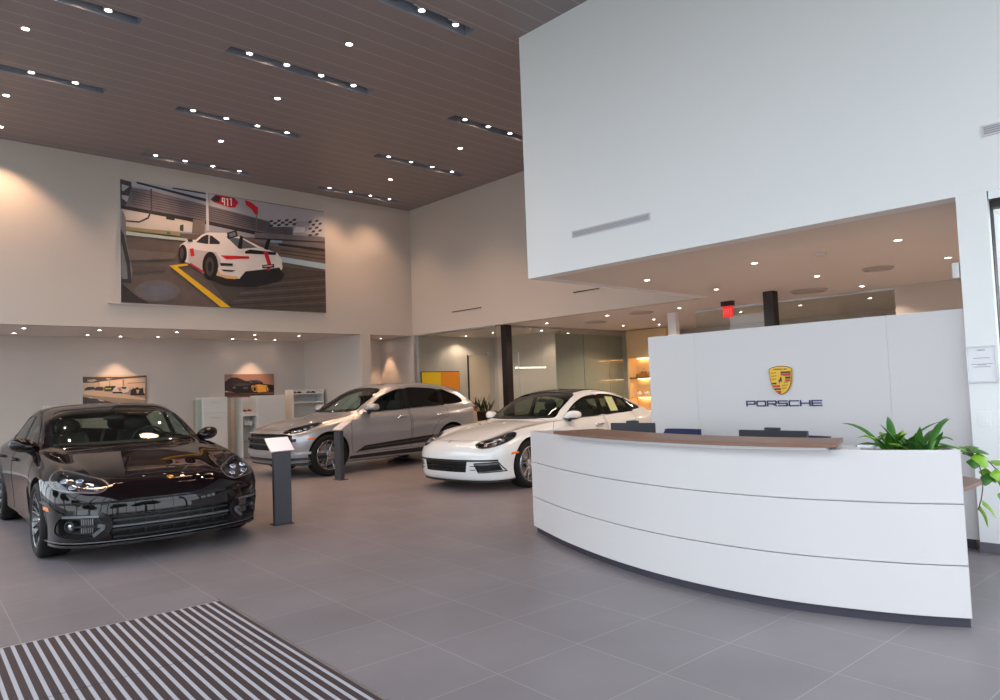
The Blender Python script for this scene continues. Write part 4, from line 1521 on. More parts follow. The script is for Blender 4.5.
for dx, lab in ((-.29, 'white mug on the glass shelf, left one'), (-.22, 'white mug on the glass shelf, middle one'), (-.15, 'white mug on the glass shelf, right one')):
    mb = MB()
    mb.lathe([(.001, .004), (.032, .004), (.034, .0), (.034, .10), (.030, .10), (.029, .01), (.001, .01)], 18)
    mb.tube([(.033, 0, .08), (.055, 0, .07), (.055, 0, .035), (.033, 0, .025)], .005, 6)
    o = mb.build('mug', [m_mug], smooth=40)
    o.location = (SHX + dx, SHY + .12, .80)
    tag(o, lab, 'mug')
t = thing('wall_shelf', 'low white shelf unit against the recess side wall behind the silver car', 'shelf', (8.75, 16.75, 0))
mb = MB()
mb.box(-.35, -.33, -.2, .25, 0, 1.62)
mb.box(.48, .50, -.2, .25, 0, 1.62)
mb.box(-.33, .48, .23, .25, 0, 1.62)
mb.build('frame', [m_cab], t)
for z in (.3, .8, 1.30, 1.52):
    mb = MB()
    mb.box(-.33, .48, -.2, .23, z - .03, z)
    mb.build('shelf_board', [m_cab], t)
for k in range(6):
    mb = MB()
    mb.box(-.05, .05, -.022, .022, .008, .03)
    mb.prism([(-.03, .03), (-.012, .05), (.015, .05), (.035, .03)], .038, (0, -.019, 0), (1, 0, 0), (0, 0, 1), (0, 1, 0))
    for wx in (-.03, .03):
        mb.cyl((wx, -.024, .011), (wx, .024, .011), .011, 10)
    o = mb.build('model_car', [[m_redb, m_dark, m_mug][k % 3]])
    o.location = (8.50 + .13 * k, 16.68, 1.52)
    tag(o, 'small model car on the low shelf behind the silver car', 'model car', 'model cars on the low shelf')
t = thing('tall_cabinet', 'white cabinet left of the black car roof in the recess', 'cabinet', (3.45, 16.9, 0))
mb = MB()
mb.box(-.30, .26, -.02, .40, 0, 1.44)
mb.build('body', [m_cab], t, bevel=.004)
mb = MB()
mb.box(-.285, .245, -.038, -.021, .05, 1.42)
d = mb.build('door', [m_cab], t, bevel=.003)
mb = MB()
mb.box(.264, .34, -.02, .40, 0, 1.42)
mb.build('glass_side', [m_cglass], t)

# ---- glass office
t = thing('wall_screen', 'wall screen showing a yellow to orange picture in the glass office', 'screen', (11.96, 15.09, 1.18))
mb = MB()
mb.box(-.66, .66, -.04, 0, 0, .80)
mb.build('bezel', [m_dark], t, bevel=.004)
mb = MB()
mb.box(-.645, -.0, -.042, -.0405, .02, .78)
mb.build('picture_left', [mat('screen_yellow', rgb(190, 150, 10), .4, emit=rgb(214, 160, 10), es=.45)], t)
mb = MB()
mb.box(0, .645, -.042, -.0405, .02, .78)
mb.build('picture_right', [mat('screen_orange', rgb(190, 110, 10), .4, emit=rgb(206, 112, 14), es=.45)], t)
mb = MB()
mb.box(14.0, 14.06, 12.5, 15.1, 0, ZL)
struct('wall_office', mb, [m_warm])
t = thing('office_door', 'pale door leaf with a dark edge in the back wall of the glass office', 'door', (13.35, 15.09, 0))
mb = MB()
mb.box(-.36, .40, -.03, 0, 0, 2.42)
mb.build('leaf', [mat('door_beige', rgb(226, 206, 186), .6)], t, bevel=.004)
mb = MB()
mb.box(-.40, -.365, -.035, 0, 0, 2.42)
mb.build('edge', [m_dark], t)
mb = MB()
mb.cyl((.33, -.06, 1.0), (.33, -.06, 1.3), .012, 10)
mb.build('handle', [m_metal], t)
for xh, lab in ((-.42, 'left'), (.30, 'right')):
    mb = MB()
    mb.box(xh, xh + .14, -.07, 0, 2.42, 2.50)
    mb.build('closer', [m_white_lac], t, bevel=.004)
# planters in front of the office glass
for k, (x, y) in enumerate(((11.0, 12.55), (11.0, 12.2))):
    if k == 0:
        t = thing('planter_cabinet', 'dark planter cabinet with spiky plants before the glass office', 'planter', (11.0, 12.35, 0))
        mb = MB()
        mb.box(-.18, .16, -.36, .36, 0, .94)
        mb.build('box', [m_dark], t, bevel=.005)
        mb = MB()
        mb.box(-.15, .13, -.33, .33, .94, .95)
        mb.build('soil', [m_stem], t)
LABP = ['spiky green plant at the left of the dark planter cabinet', 'spiky green plant in the middle of the dark planter cabinet', 'spiky green plant at the right of the dark planter cabinet']
for k, y in enumerate((12.58, 12.36, 12.12)):
    t = thing('spiky_plant', LABP[k], 'plant', (10.98, y, .95))
    for q in range(14):
        mb = MB()
        leaf(mb, (random.gauss(0, .03), random.gauss(0, .03), -.01), (random.uniform(0, 6.28), random.uniform(1.0, 1.5)), random.uniform(.2, .42), .035, .35, mi=0)
        mb.build('leaf', [m_dleaf], t, smooth=60)

# ---- lit shop shelf beyond the white car
m_lit = mat('niche_lining', rgb(226, 196, 150), .6)
t = thing('shop_display', 'lit display niche with warm shelves left of the crest wall', 'shelf', (16.0, 11.3, 0))
mb = MB()
mb.box(.30, .34, -.75, .50, 0, ZL - .02)
mb.box(-.05, .30, .46, .50, 0, ZL - .02)
mb.box(-.05, .30, -.79, -.75, 0, ZL - .02)
mb.box(-.05, .30, -.75, .46, 2.15, ZL - .02)
mb.build('surround', [m_lit], t)
for z in (.55, 1.1, 1.62):
    mb = MB()
    mb.box(-.02, .30, -.75, .46, z - .03, z)
    mb.build('shelf_board', [m_dark if z > 1.2 else m_lit], t)
mb = MB()
for z in (2.14, 1.585, 1.065):
    mb.box(.22, .26, -.6, .36, z - .012, z)
mb.build('light_strip', [mat('strip_glow', (1, 1, 1, 1), .4, emit=(1, .62, .26, 1), es=14)], t)
m_bag = mat('leather_tan', rgb(170, 110, 50), .5)
for k, (y, z, s) in enumerate(((.10, 1.62, .16), (.28, 1.62, .10), (-.15, 1.62, .14), (.25, 1.1, .11), (.02, 1.1, .11), (-.25, 1.1, .10))):
    mb = MB()
    if z > 1.5:
        mb.prism([(-s * .6, 0), (s * .6, 0), (s * .5, s), (-s * .5, s)], .10, (-.02, 0, 0), (0, 1, 0), (0, 0, 1), (1, 0, 0))
        mb.tube([(.03, -s * .3, s), (.03, -s * .2, s * 1.45), (.03, s * .2, s * 1.45), (.03, s * .3, s)], .008, 6)
        o = mb.build('handbag', [m_bag], bevel=.006)
        tag(o, ['tan handbag on the upper lit shelf, middle', 'small tan handbag on the upper lit shelf, left end', 'tan handbag on the upper lit shelf, right side'][k], 'bag')
    else:
        mb.ellipsoid((0, 0, s * .62), (s * .62, s * .62, s * .62), 18, 12)
        mb.lathe([(.001, 0), (s * .35, 0), (s * .3, s * .12), (.001, s * .12)], 14)
        o = mb.build('round_vase', [m_mug], smooth=40)
        tag(o, ['', '', '', 'round white vase on the lower lit shelf, left one', 'round white vase on the lower lit shelf, middle one', 'round white vase on the lower lit shelf, right one'][k], 'vase')
    o.location = (16.12, 11.3 + y, z)

# partition panels and counter seen through the glass at the back
m_frost = mat('frosted', rgb(172, 172, 164), .35)
for x0, x1, lab in ((13.30, 14.38, 'left frosted greenish panel behind the glass wall over the white car'), (14.41, 15.45, 'middle frosted greenish panel behind the glass wall over the white car'),
                    (15.48, 16.08, 'right frosted greenish panel next to the lit shop display')):
    t = thing('frosted_partition', lab, 'partition', (x0, 12.04, 0))
    mb = MB()
    mb.box(0, x1 - x0, 0, .02, .04, 2.78)
    mb.build('panel', [m_frost], t)
    mb = MB()
    mb.box(0, x1 - x0, -.01, .03, 2.78, 2.81)
    mb.box(0, x1 - x0, -.01, .03, 0, .04)
    mb.build('rail', [m_metal], t)

t = thing('linear_pendant', 'thin glowing linear pendant lamp seen through the glass over the white car', 'light', (13.05, 12.7, ZL))
mb = MB()
mb.box(-.55, .55, -.02, .02, -.98, -.95)
mb.build('lamp_bar', [mat('pendant_glow', (1, 1, 1, 1), .4, emit=(1, .93, .85, 1), es=2.5)], t)
for cx in (-.5, .5):
    mb = MB()
    mb.tube([(cx, 0, -.95), (cx, 0, 0)], .002, 5)
    mb.build('cable', [m_metal], t)
t = thing('door_pull', 'long vertical steel pull handle on the glass just right of the dark column', 'handle', (11.72, 11.83, 1.2))
mb = MB()
mb.tube([(0, -.03, 0), (0, -.03, 1.1)], .016, 12)
for z in (.12, .98):
    mb.tube([(0, -.03, z), (0, .03, z)], .008, 8)
mb.build('bar', [m_metal], t, smooth=40)

# ---- outdoors: paving, lawn and trees
mb = MB()
mb.box(-70, 70, -60, 80, -.4, -.13)
o = struct('ground', mb, [mat('paving', rgb(150, 150, 146), .8, noise=.3, nscale=.6)])


def tree(x, y, h, r, lab, seed):
    random.seed(seed)
    t = thing('tree', lab, 'tree', (x, y, -.13), 0, 'trees outside the glazing')
    mb = MB()
    mb.tube([(0, 0, 0), (.05, 0, h * .35), (0, .05, h * .65)], [.16, .12, .06], 10)
    mb.build('trunk', [m_stem], t, smooth=50)
    mb = MB()
    for k in range(16):
        a, b = random.uniform(0, 6.28), random.uniform(-.4, 1.2)
        c = (r * .6 * cos(a) * cos(b), r * .6 * sin(a) * cos(b), h * .68 + r * .7 * sin(b))
        s = r * random.uniform(.35, .55)
        nr, ns = 8, 12
        rows = []
        for i in range(nr + 1):
            q = pi * i / nr
            rows.append([(c[0] + s * random.uniform(.8, 1.2) * sin(q) * cos(2 * pi * j / ns), c[1] + s * random.uniform(.8, 1.2) * sin(q) * sin(2 * pi * j / ns), c[2] + s * .85 * cos(q)) for j in range(ns)])
        mb.grid(rows, closed=True)
    mb.build('crown', [mat('tree_leaf', rgb(70, 112, 62), .7, noise=.5, nscale=4)], t)


random.seed(11)
t = thing('tall_shrub', 'tall green shrub just outside the glazing at the right edge', 'shrub', (7.72, .86, -.13))
mb = MB()
mb.tube([(0, 0, 0), (.03, .02, 1.5), (0, 0, 3.0)], [.05, .04, .02], 8)
mb.build('stem', [m_stem], t)
mb = MB()
for k in range(420):
    az, hz = random.uniform(0, 6.28), random.uniform(.1, 3.5)
    rr = random.uniform(.1, .46)
    leaf(mb, (rr * cos(az), rr * sin(az), hz), (az + random.uniform(-.6, .6), random.uniform(-.3, .9)), random.uniform(.14, .24), random.uniform(.06, .1), 1.0, n=3, mi=0)
mb.build('foliage', [mat('shrub_leaf', rgb(60, 96, 58), .6, noise=.5, nscale=6)], t)

TR = [(13.0, .1, 6.5, 1.9), (17, -2.2, 7, 2.2), (-7.5, 4, 6.5, 2.0), (-8.5, 9, 7, 2.3), (-7.8, 14, 6, 2.0), (2, -10, 6.5, 2.2), (-4, -9, 7, 2.4), (-9, -1, 6.5, 2.1)]
TL = ['leafy green tree beyond the shrub outside the right glazing', 'second tree farther off beyond the right glazing', 'tree outside the left glazing near the mat', 'tree outside the left glazing beside the black car',
      'tree outside the left glazing by the recess', 'tree outside behind the entrance', 'tree outside behind the left corner', 'tree outside the left front corner']
for i, (a, lab) in enumerate(zip(TR, TL)):
    tree(*a, lab, i + 3)


# ================================================================ cars
def tab(*p):
    return pchip([a for a, b in p], [b for a, b in p])


def sstep(a, b, x):
    t = min(1, max(0, (x - a) / (b - a)))
    return t * t * (3 - 2 * t)


class Shell:
    """closed body surface of a car: x runs back from the nose, z up, mirrored in y"""

    def __init__(self, S, N=190):
        self.S = S
        out = catmull([(x, y, 0) for x, y in S['outline']], N)
        self.out = out
        H = [0, .02, .05, .09, .15, .22, .3, .4, .5, .6, .7, .78, .85, .9, .94, .97, .99, 1]
        W = S['wref']
        rows = []
        for i in range(N):
            p = out[i]
            t = (out[min(i + 1, N - 1)] - out[max(i - 1, 0)]).normalized()
            n = Vector((-t.y, t.x, 0))
            if i == 0:
                n = Vector((-1, 0, 0))
            if i == N - 1:
                n = Vector((1, 0, 0))
            wf, wr = max(0, -n.x) ** 1.3, max(0, n.x) ** 1.3
            ws = max(0, 1 - wf - wr)
            tot = wf + wr + ws
            wf, wr, ws = wf / tot, wr / tot, ws / tot

            def at(h):
                d = wf * S['pf'](h) + wr * S['pr'](h) + ws * S['ps'](h)
                q = p - n * d
                q.y = max(0, q.y)
                q.x = min(max(q.x, 0), S['L'])
                return q
            if i in (0, N - 1):
                at0 = at

                def at(h):
                    q = at0(h)
                    q.y = 0
                    return q
            e = at(1)
            zE = self.top(e.x, e.y)
            b = at(0)
            zb = S['zb'](p.x)
            rib = [(b.x, b.y * f, zb) for f in (0, .4, .75)]
            for h in H[:-1]:
                q = at(h)
                rib.append((q.x, q.y, zb + (zE - zb) * h))
            yF, yE = S['yF'](e.x), S['yE'](e.x)
            full = max(e.y, W)
            base = [full + (yE - full) * k / 7 for k in range(7)]
            base += [yE + (yF - yE) * k / 10 for k in range(10)]
            base += [yF * (1 - k / 13) for k in range(14)]
            for y in base:
                yy = y * e.y / full
                rib.append((e.x, yy, self.top(e.x, yy)))
            ring = rib + [(x, -y, z) for x, y, z in rib[-2:0:-1]]
            rows.append(ring)
        mb = MB()
        mb.grid(rows, closed=True)
        me = bpy.data.meshes.new('shell')
        me.from_pydata(mb.v, [], mb.f)
        bm = bmesh.new()
        bm.from_mesh(me)
        bmesh.ops.remove_doubles(bm, verts=bm.verts, dist=2e-4)
        bmesh.ops.dissolve_degenerate(bm, edges=bm.edges, dist=1e-5)
        bmesh.ops.recalc_face_normals(bm, faces=bm.faces)
        if bm.calc_volume(signed=True) < 0:
            bmesh.ops.reverse_faces(bm, faces=bm.faces)
        bmesh.ops.triangulate(bm, faces=bm.faces)
        bm.to_mesh(me)
        bm.free()
        me.update()
        self.me = me
        self.vn = [v.normal.copy() for v in me.vertices]
        self.vc = [v.co.copy() for v in me.vertices]
        self.polys = [tuple(p.vertices) for p in me.polygons]
        self.bvh = BVHTree.FromPolygons(self.vc, self.polys)

    def top(self, x, y):
        S = self.S
        zc, zF, zE, zN = S['zc'](x), S['zF'](x), S['zE'](x), S['zN'](x)
        yF, yE = S['yF'](x), S['yE'](x)
        a, b = S['cowl']
        w = sstep(a, b, x)
        zM = (zc - S['hoodcrown']) * (1 - w) + w * (zc - S['cabcrown'] * (zc - zF))
        g = sstep(0.04, 0.2, zF - zE)
        yG = yF + .28 * (yE - yF)
        zG = zF + (zE - zF) * (.28 * (1 - g) + .20 * g)
        ym = yF * .72
        ys = [0, ym * .5, ym, yF, yG, yE, max(S['yN'], yE + .05)]
        zs = [zc, zc - .22 * (zc - zM), zM, zF, zG, zE, zN]
        # hermite with fixed interior slopes
        i = 0
        while i < 5 and y > ys[i + 1]:
            i += 1

        def sl(k):
            if k == 0:
                return 0
            if k == 6:
                return (zs[6] - zs[5]) / (ys[6] - ys[5])
            h0, h1 = ys[k] - ys[k - 1], ys[k + 1] - ys[k]
            d0, d1 = (zs[k] - zs[k - 1]) / h0, (zs[k + 1] - zs[k]) / h1
            if k == 4:
                return (d0 + d1) / 2
            if d0 * d1 <= 0:
                return 0
            w1, w2 = 2 * h1 + h0, h1 + 2 * h0
            return (w1 + w2) / (w1 / d0 + w2 / d1)
        h = ys[i + 1] - ys[i]
        t = min(1.2, max(0, (y - ys[i]) / h))
        m0, m1 = sl(i), sl(i + 1)
        return ((1 + 2 * t) * (1 - t) ** 2 * zs[i] + t * (1 - t) ** 2 * h * m0
                + t * t * (3 - 2 * t) * zs[i + 1] + t * t * (t - 1) * h * m1)

    def normal_at(self, p, idx):
        ids = self.polys[idx]
        ws = interpolate.poly_3d_calc([self.vc[k] for k in ids], p)
        n = Vector((0, 0, 0))
        for k, w in zip(ids, ws):
            n += self.vn[k] * w
        return n.normalized()

    def hit(self, p, D, back=0.6):
        """drop guide point p onto the surface along D"""
        r = self.bvh.ray_cast(Vector(p) - D * back, D, back + 1.5)
        if r[0] is None:
            r = self.bvh.find_nearest(Vector(p))
        return r[0], self.normal_at(r[0], r[2])

    # ---- a piece of surface inside an outline, as a solid following the body
    def patch_mb(self, guide, D, off, thick, smooth=True, step=0.035, back=0.6, n=None):
        D = Vector(D).normalized()
        U = D.orthogonal().normalized()
        V = D.cross(U)
        G = [Vector(p) for p in guide]
        depth = sum((p.dot(D) for p in G)) / len(G)
        P = [Vector((p.dot(U), p.dot(V), 0)) for p in G]
        if smooth:
            per = sum((P[i] - P[i - 1]).length for i in range(len(P)))
            P = catmull(P, max(12, int(per / (step * .6))), True)
        else:
            Q = []
            for i in range(len(P)):
                a, b = P[i], P[(i + 1) % len(P)]
                k = max(1, int((b - a).length / (step * .8)))
                Q += [a.lerp(b, j / k) for j in range(k)]
            P = Q
        if smooth is None:
            pass
        nb = len(P)
        pts = [Vector((p.x, p.y)) for p in P]
        x0, x1 = min(p.x for p in pts), max(p.x for p in pts)
        y0, y1 = min(p.y for p in pts), max(p.y for p in pts)

        def inside(q):
            c = False
            for i in range(nb):
                a, b = pts[i - 1], pts[i]
                if (a.y > q.y) != (b.y > q.y) and q.x < (b.x - a.x) * (q.y - a.y) / (b.y - a.y) + a.x:
                    c = not c
            return c

        def near(q):
            return min((q - p).length for p in pts[:nb])
        allp = list(pts)
        yy = y0 + step / 2
        while yy < y1:
            xx = x0 + step / 2
            while xx < x1:
                q = Vector((xx, yy))
                if inside(q) and near(q) > step * .5:
                    allp.append(q)
                xx += step
            yy += step
        vs, es, fs, *_ = geometry.delaunay_2d_cdt(allp, [(i, (i + 1) % nb) for i in range(nb)], [], 1, 1e-6)
        top, bot = [], []
        nn = []
        for v in vs:
            p = U * v.x + V * v.y + D * depth
            h, m = self.hit(p, D, back)
            top.append(h + m * off)
            bot.append(h + m * (off - thick))
            nn.append(m)
        # boundary edges
        cnt = {}
        F = [tuple(f) for f in fs]
        if F:
            a, b, c = (top[k] for k in F[0][:3])
            if (b - a).cross(c - a).dot(nn[F[0][0]]) < 0:
                F = [tuple(reversed(f)) for f in F]
        for f in F:
            for i in range(len(f)):
                e = (f[i], f[(i + 1) % len(f)])
                cnt[e] = 1
        k = len(top)
        mb = MB()
        sides = [(b, a, a + k, b + k) for (a, b) in cnt if (b, a) not in cnt]
        mb.add(top + bot, F + [tuple(i + k for i in reversed(f)) for f in F] + sides)
        mb.nn = nn
        mb.nt = len(F)
        return mb

    def patch(self, name, guide, D, mats, parent, off=.002, thick=.006, **k):
        mb = self.patch_mb(guide, D, off, thick, **k)
        o = mb.build(name, mats, parent, smooth=35)
        me = o.data
        nrm = []
        kk = len(mb.nn)
        for pi_, p in enumerate(me.polygons):
            for vi in p.vertices:
                nrm.append(mb.nn[vi] if pi_ < mb.nt else p.normal.copy())
        me.normals_split_custom_set(nrm)
        return o

    def strip_mb(self, guide, D, width, off=.002, thick=.005, closed=False, back=0.6, smooth=True, step=.02, mb=None, mi=0):
        D = Vector(D).normalized()
        G = [Vector(p) for p in guide]
        if smooth:
            per = sum((G[i] - G[i - 1]).length for i in range(0 if closed else 1, len(G)))
            G = catmull(G, max(4, int(per / step)), closed)
        else:
            Q = []
            for i in range(len(G) if closed else len(G) - 1):
                a, b = G[i], G[(i + 1) % len(G)]
                k = max(1, int((b - a).length / step))
                Q += [a.lerp(b, j / k) for j in range(k)]
            if not closed:
                Q.append(G[-1])
            G = Q
        HN = [self.hit(p, D, back) for p in G]
        k = len(HN)
        rows = []
        for i, (h, n) in enumerate(HN):
            a = HN[(i - 1) % k if closed else max(0, i - 1)][0]
            b = HN[(i + 1) % k if closed else min(k - 1, i + 1)][0]
            t = (b - a)
            t = t.normalized() if t.length > 1e-9 else Vector((1, 0, 0))
            s = n.cross(t)
            s = s.normalized() if s.length > 1e-6 else Vector((0, 1, 0))
            w = width(i / (k - 1)) if callable(width) else width
            rows.append([h + s * w / 2 + n * (off - thick), h + s * w / 2 + n * off, h - s * w / 2 + n * off, h - s * w / 2 + n * (off - thick)])
        if closed:
            rows.append(rows[0])
        mb = mb or MB()
        mb.grid(rows, mi, closed=True)
        if not closed:
            o = len(mb.v) - 4 * len(rows)
            mb.f += [(o, o + 1, o + 2, o + 3), tuple(len(mb.v) - 4 + q for q in (3, 2, 1, 0))]
            mb.m += [mi, mi]
        return mb

    def strip(self, name, guide, D, width, mats, parent, **k):
        return self.strip_mb(guide, D, width, **k).build(name, mats, parent, smooth=40)


def tmp_obj(mb_or_mesh):
    if isinstance(mb_or_mesh, MB):
        me = bpy.data.meshes.new('cut')
        me.from_pydata(mb_or_mesh.v, [], mb_or_mesh.f)
        bm = bmesh.new()
        bm.from_mesh(me)
        bmesh.ops.remove_doubles(bm, verts=bm.verts, dist=1e-5)
        bmesh.ops.recalc_face_normals(bm, faces=bm.faces)
        bmesh.ops.triangulate(bm, faces=bm.faces)
        bm.to_mesh(me)
        bm.free()
    else:
        me = mb_or_mesh
    o = bpy.data.objects.new('cut', me)
    COL.objects.link(o)
    return o


def cut(me, cutters):
    """boolean difference, one cutter after another; returns a new mesh"""
    for c in cutters:
        a, b = tmp_obj(me), tmp_obj(c)
        res = None
        for solver in ('MANIFOLD', 'EXACT'):
            md = a.modifiers.new('cut', 'BOOLEAN')
            md.operation = 'DIFFERENCE'
            md.object = b
            md.solver = solver
            bpy.context.view_layer.update()
            dg = bpy.context.evaluated_depsgraph_get()
            r = bpy.data.meshes.new_from_object(a.evaluated_get(dg))
            a.modifiers.clear()
            if len(r.polygons) > 100 and len(r.polygons) != len(me.polygons):
                res = r
                break
            print('boolean', solver, 'failed', len(r.polygons))
        bpy.data.objects.remove(a)
        bpy.data.objects.remove(b)
        if res is not None:
            me = res
    return me


def finish_body(shell, me, mats, name, parent):
    """body paint on the outer skin, dark lining on everything the cutters opened"""
    me.materials.clear()
    for m in mats:
        me.materials.append(m)
    nrm = []
    mi = []
    for p in me.polygons:
        loc, n, idx, d = shell.bvh.find_nearest(p.center)
        outer = d < .0025 and n.dot(p.normal) > .8
        mi.append(0 if outer else 1)
        for vi in p.vertices:
            if outer:
                l2, n2, i2, d2 = shell.bvh.find_nearest(me.vertices[vi].co)
                q = shell.normal_at(l2, i2)
                nrm.append(q if q.dot(p.normal) > .5 else p.normal.copy())
            else:
                nrm.append(p.normal.copy())
    me.polygons.foreach_set('material_index', mi)
    me.polygons.foreach_set('use_smooth', [True] * len(mi))
    me.normals_split_custom_set(nrm)
    me.name = name
    o = bpy.data.objects.new(name, me)
    COL.objects.link(o)
    o.parent = parent
    return o


def mir(pts):
    return [(x, -y, z) for x, y, z in pts]


def make_wheel(car, x, y, r, w, rim_r, style, rim_mat, dark, tyre_m, disc_m, cal_m):
    """wheel part; its outer face looks along +y or -y"""
    s = 1 if y > 0 else -1
    M = Matrix.Translation((x, y, r)) @ Matrix.Rotation(-s * pi / 2, 4, 'X')
    # rim: local z is outward
    hw = w / 2
    rim = MB()
    R = rim_r
    rim.lathe([(R + .004, hw - .012), (R - .004, hw - .004), (R - .014, hw - .010), (R - .02, hw - .03), (R - .035, hw - .06),
               (R - .05, -hw + .03), (R, -hw + .01), (R + .004, -hw + .02)], 48, M, 0, close=True)
    n, twin, sw = style['n'], style['twin'], style['sw']
    for k in range(n):
        base = 2 * pi * k / n + .3
        for j in ((-1, 1) if twin else (0,)):
            a0 = base + j * style.get('a0', .10)
            a1 = base + j * style.get('a1', .22)
            rows = []
            for i in range(9):
                t = i / 8
                rr = .05 + (R - .022 - .05) * t
                a = a0 + (a1 - a0) * t
                wd = sw * (.62 + .38 * abs(2 * t - 1) ** 1.5)
                z = hw - .032 + .020 * sin(pi * t) * 0 + .022 * t ** 2 - .012 * (1 - t)
                c = Vector((rr * cos(a), rr * sin(a), z))
                tt = Vector((-sin(a), cos(a), 0))
                rows.append([M @ (c - tt * wd + Vector((0, 0, -.03))), M @ (c - tt * wd * .8), M @ c + (M.to_3x3() @ Vector((0, 0, .004))), M @ (c + tt * wd * .8), M @ (c + tt * wd + Vector((0, 0, -.03)))])
            rim.grid(rows, 0, closed=True)
    rim.lathe([(.001, hw - .03), (.030, hw - .03), (.034, hw - .036), (.075, hw - .045), (.08, hw - .075), (.001, hw - .08)], 24, M, 0)
    wheel = rim.build('wheel', [rim_mat], car, smooth=35)
    ty = MB()
    ty.lathe([(R - .01, hw - .02), (R + .012, hw - .004), (R + .03, hw + .004), (r - .045, hw + .008), (r - .02, hw - .002), (r - .006, hw - .018), (r, hw - .04),
              (r, .02), (r - .008, .018), (r - .008, .012), (r, .010), (r, -.010), (r - .008, -.012), (r - .008, -.018), (r, -.02),
              (r, -hw + .04), (r - .02, -hw), (R + .02, -hw), (R - .01, -hw + .02)], 64, M, 0, close=True)
    ty.build('tyre', [tyre_m], wheel, smooth=40)
    di = MB()
    di.lathe([(.06, -.0), (R * .74, -.0), (R * .74, -.02), (.06, -.02)], 40, M, 0, close=True)
    di.build('brake_disc', [disc_m], wheel, smooth=30)
    ca = MB()
    rows = []
    for i in range(9):
        a = -.55 + 1.1 * i / 8 + (0.15 if s > 0 else pi - .15)
        r0, r1 = R * .52, R * .80
        rows.append([M @ Vector((q * cos(a), q * sin(a), z)) for q, z in ((r0, .012), (r1, .012), (r1, .035), (r0, .042))])
    ca.grid(rows, 0, closed=True)
    ca.build('brake_caliper', [cal_m], wheel, smooth=40)
    hub = MB()
    hub.lathe([(.001, hw - .024), (.024, hw - .024), (.026, hw - .031)], 20, M, 0)
    hub.build('hub_cap', [MATS['chrome']], wheel, smooth=30)
    return wheel


def seat(car, x, y, z, m, w=.50, h=.62):
    mb = MB()
    rows = []
    # cushion
    for i in range(8):
        t = i / 7
        xx = x - .05 - .48 + .5 * t
        hh = z + .16 * sin(pi * min(1, t * 1.0 + .25) * .8)
        rows.append([(xx, y + (k / 8 - .5) * w, z + .10 + .05 * (2 * abs(k / 8 - .5)) ** 2 - .03 * (t < .1)) for k in range(9)] + [(xx, y + (.5 - k / 8) * w, z - .08) for k in range(9)])
    mb.grid(rows, closed=True)
    mb.f += [tuple(len(mb.v) - 1 - k for k in range(18)), tuple(range(18))]
    mb.m += [0, 0]
    rows = []
    for i in range(10):
        t = i / 9
        zz = z + .08 + h * t
        xx = x + .02 + .24 * t
        ww = w * (1 - .30 * t ** 3)
        rows.append([(xx - .05 * (2 * abs(k / 8 - .5)) ** 2 - .06, y + (k / 8 - .5) * ww, zz) for k in range(9)] + [(xx + .07, y + (.5 - k / 8) * ww, zz) for k in range(9)])
    mb.grid(rows, closed=True)
    mb.f += [tuple(len(mb.v) - 18 + k for k in range(18))]
    mb.m += [0]
    o = mb.build('seat', [m], car, smooth=50)
    hd = MB()
    hd.ellipsoid((x + .24, y, z + h + .16), (.06, .14, .11), 16, 10)
    hd.build('headrest', [m], o, smooth=60)
    return o


def steering_wheel(car, x, y, z, m):
    mb = MB()
    M = Matrix.Translation((x, y, z)) @ Matrix.Rotation(radians(68), 4, 'Y')
    pts = []
    prof = [(.178 + .014 * cos(2 * pi * k / 10), .014 * sin(2 * pi * k / 10)) for k in range(10)]
    mb.lathe(prof, 40, M, 0, close=True)
    for a in (0, pi, -pi / 2):
        mb.tube([M @ Vector((0, 0, -.01)), M @ Vector((.178 * sin(a), .178 * cos(a), 0))], .014, 6)
    mb.ellipsoid((0, 0, -.01), (.055, .055, .025), 16, 8, 0, M=None) if False else None
    mb.lathe([(.001, .02), (.05, .015), (.06, -.02), (.001, -.03)], 20, M)
    mb.tube([M @ Vector((0, 0, 0)), (x - .35, y, z - .12)], .03, 8)
    return mb.build('steering_wheel', [m], car, smooth=50)


def mirror(car, shell, x, y, z, paint, dark, glass):
    s = 1 if y > 0 else -1
    mb = MB()
    rows = []
    n = 28
    T = [0, .03, .09, .18, .3, .45, .6, .75, .88, .96, 1]
    for t in T:
        xx = x - .10 + .19 * t
        k = max(.04, sqrt(max(0, 1 - (1 - min(1, t / .55)) ** 2)))
        k *= 1 - .10 * max(0, (t - .55) / .45) ** 2
        row = []
        for j in range(n):
            a = 2 * pi * j / n
            ca, sa = cos(a), sin(a)
            out = ca * s          # +1 at the outer end
            yy = .125 * math.copysign(abs(ca) ** .9, ca) * k
            hh = .082 * (1 - .22 * max(0, -out))
            zz = hh * math.copysign(abs(sa) ** .85, sa) * k * (1.0 if sa > 0 else .82)
            row.append((xx + .035 * out * k, y + yy, z + zz + .012 * out))
        rows.append(row)
    mb.grid(rows, closed=True)
    nf = len(mb.f)
    for q in range(nf):
        zc_ = sum(mb.v[i][2] for i in mb.f[q]) / 4
        if zc_ < z - .030:
            mb.m[q] = 2
    mb.f += [tuple(reversed(range(n))), tuple(len(mb.v) - n + q for q in range(n))]
    mb.m += [0, 1]
    o = mb.build('door_mirror', [paint, glass, dark], car, smooth=50)
    st = MB()
    st.tube([(x + .03, y - s * .04, z - .045), (x + .03, y - s * .10, z - .085), (x + .05, y - s * .22, z - .080)], [.034, .030, .034], 10)
    st.build('mirror_foot', [dark], o, smooth=50)
    return o


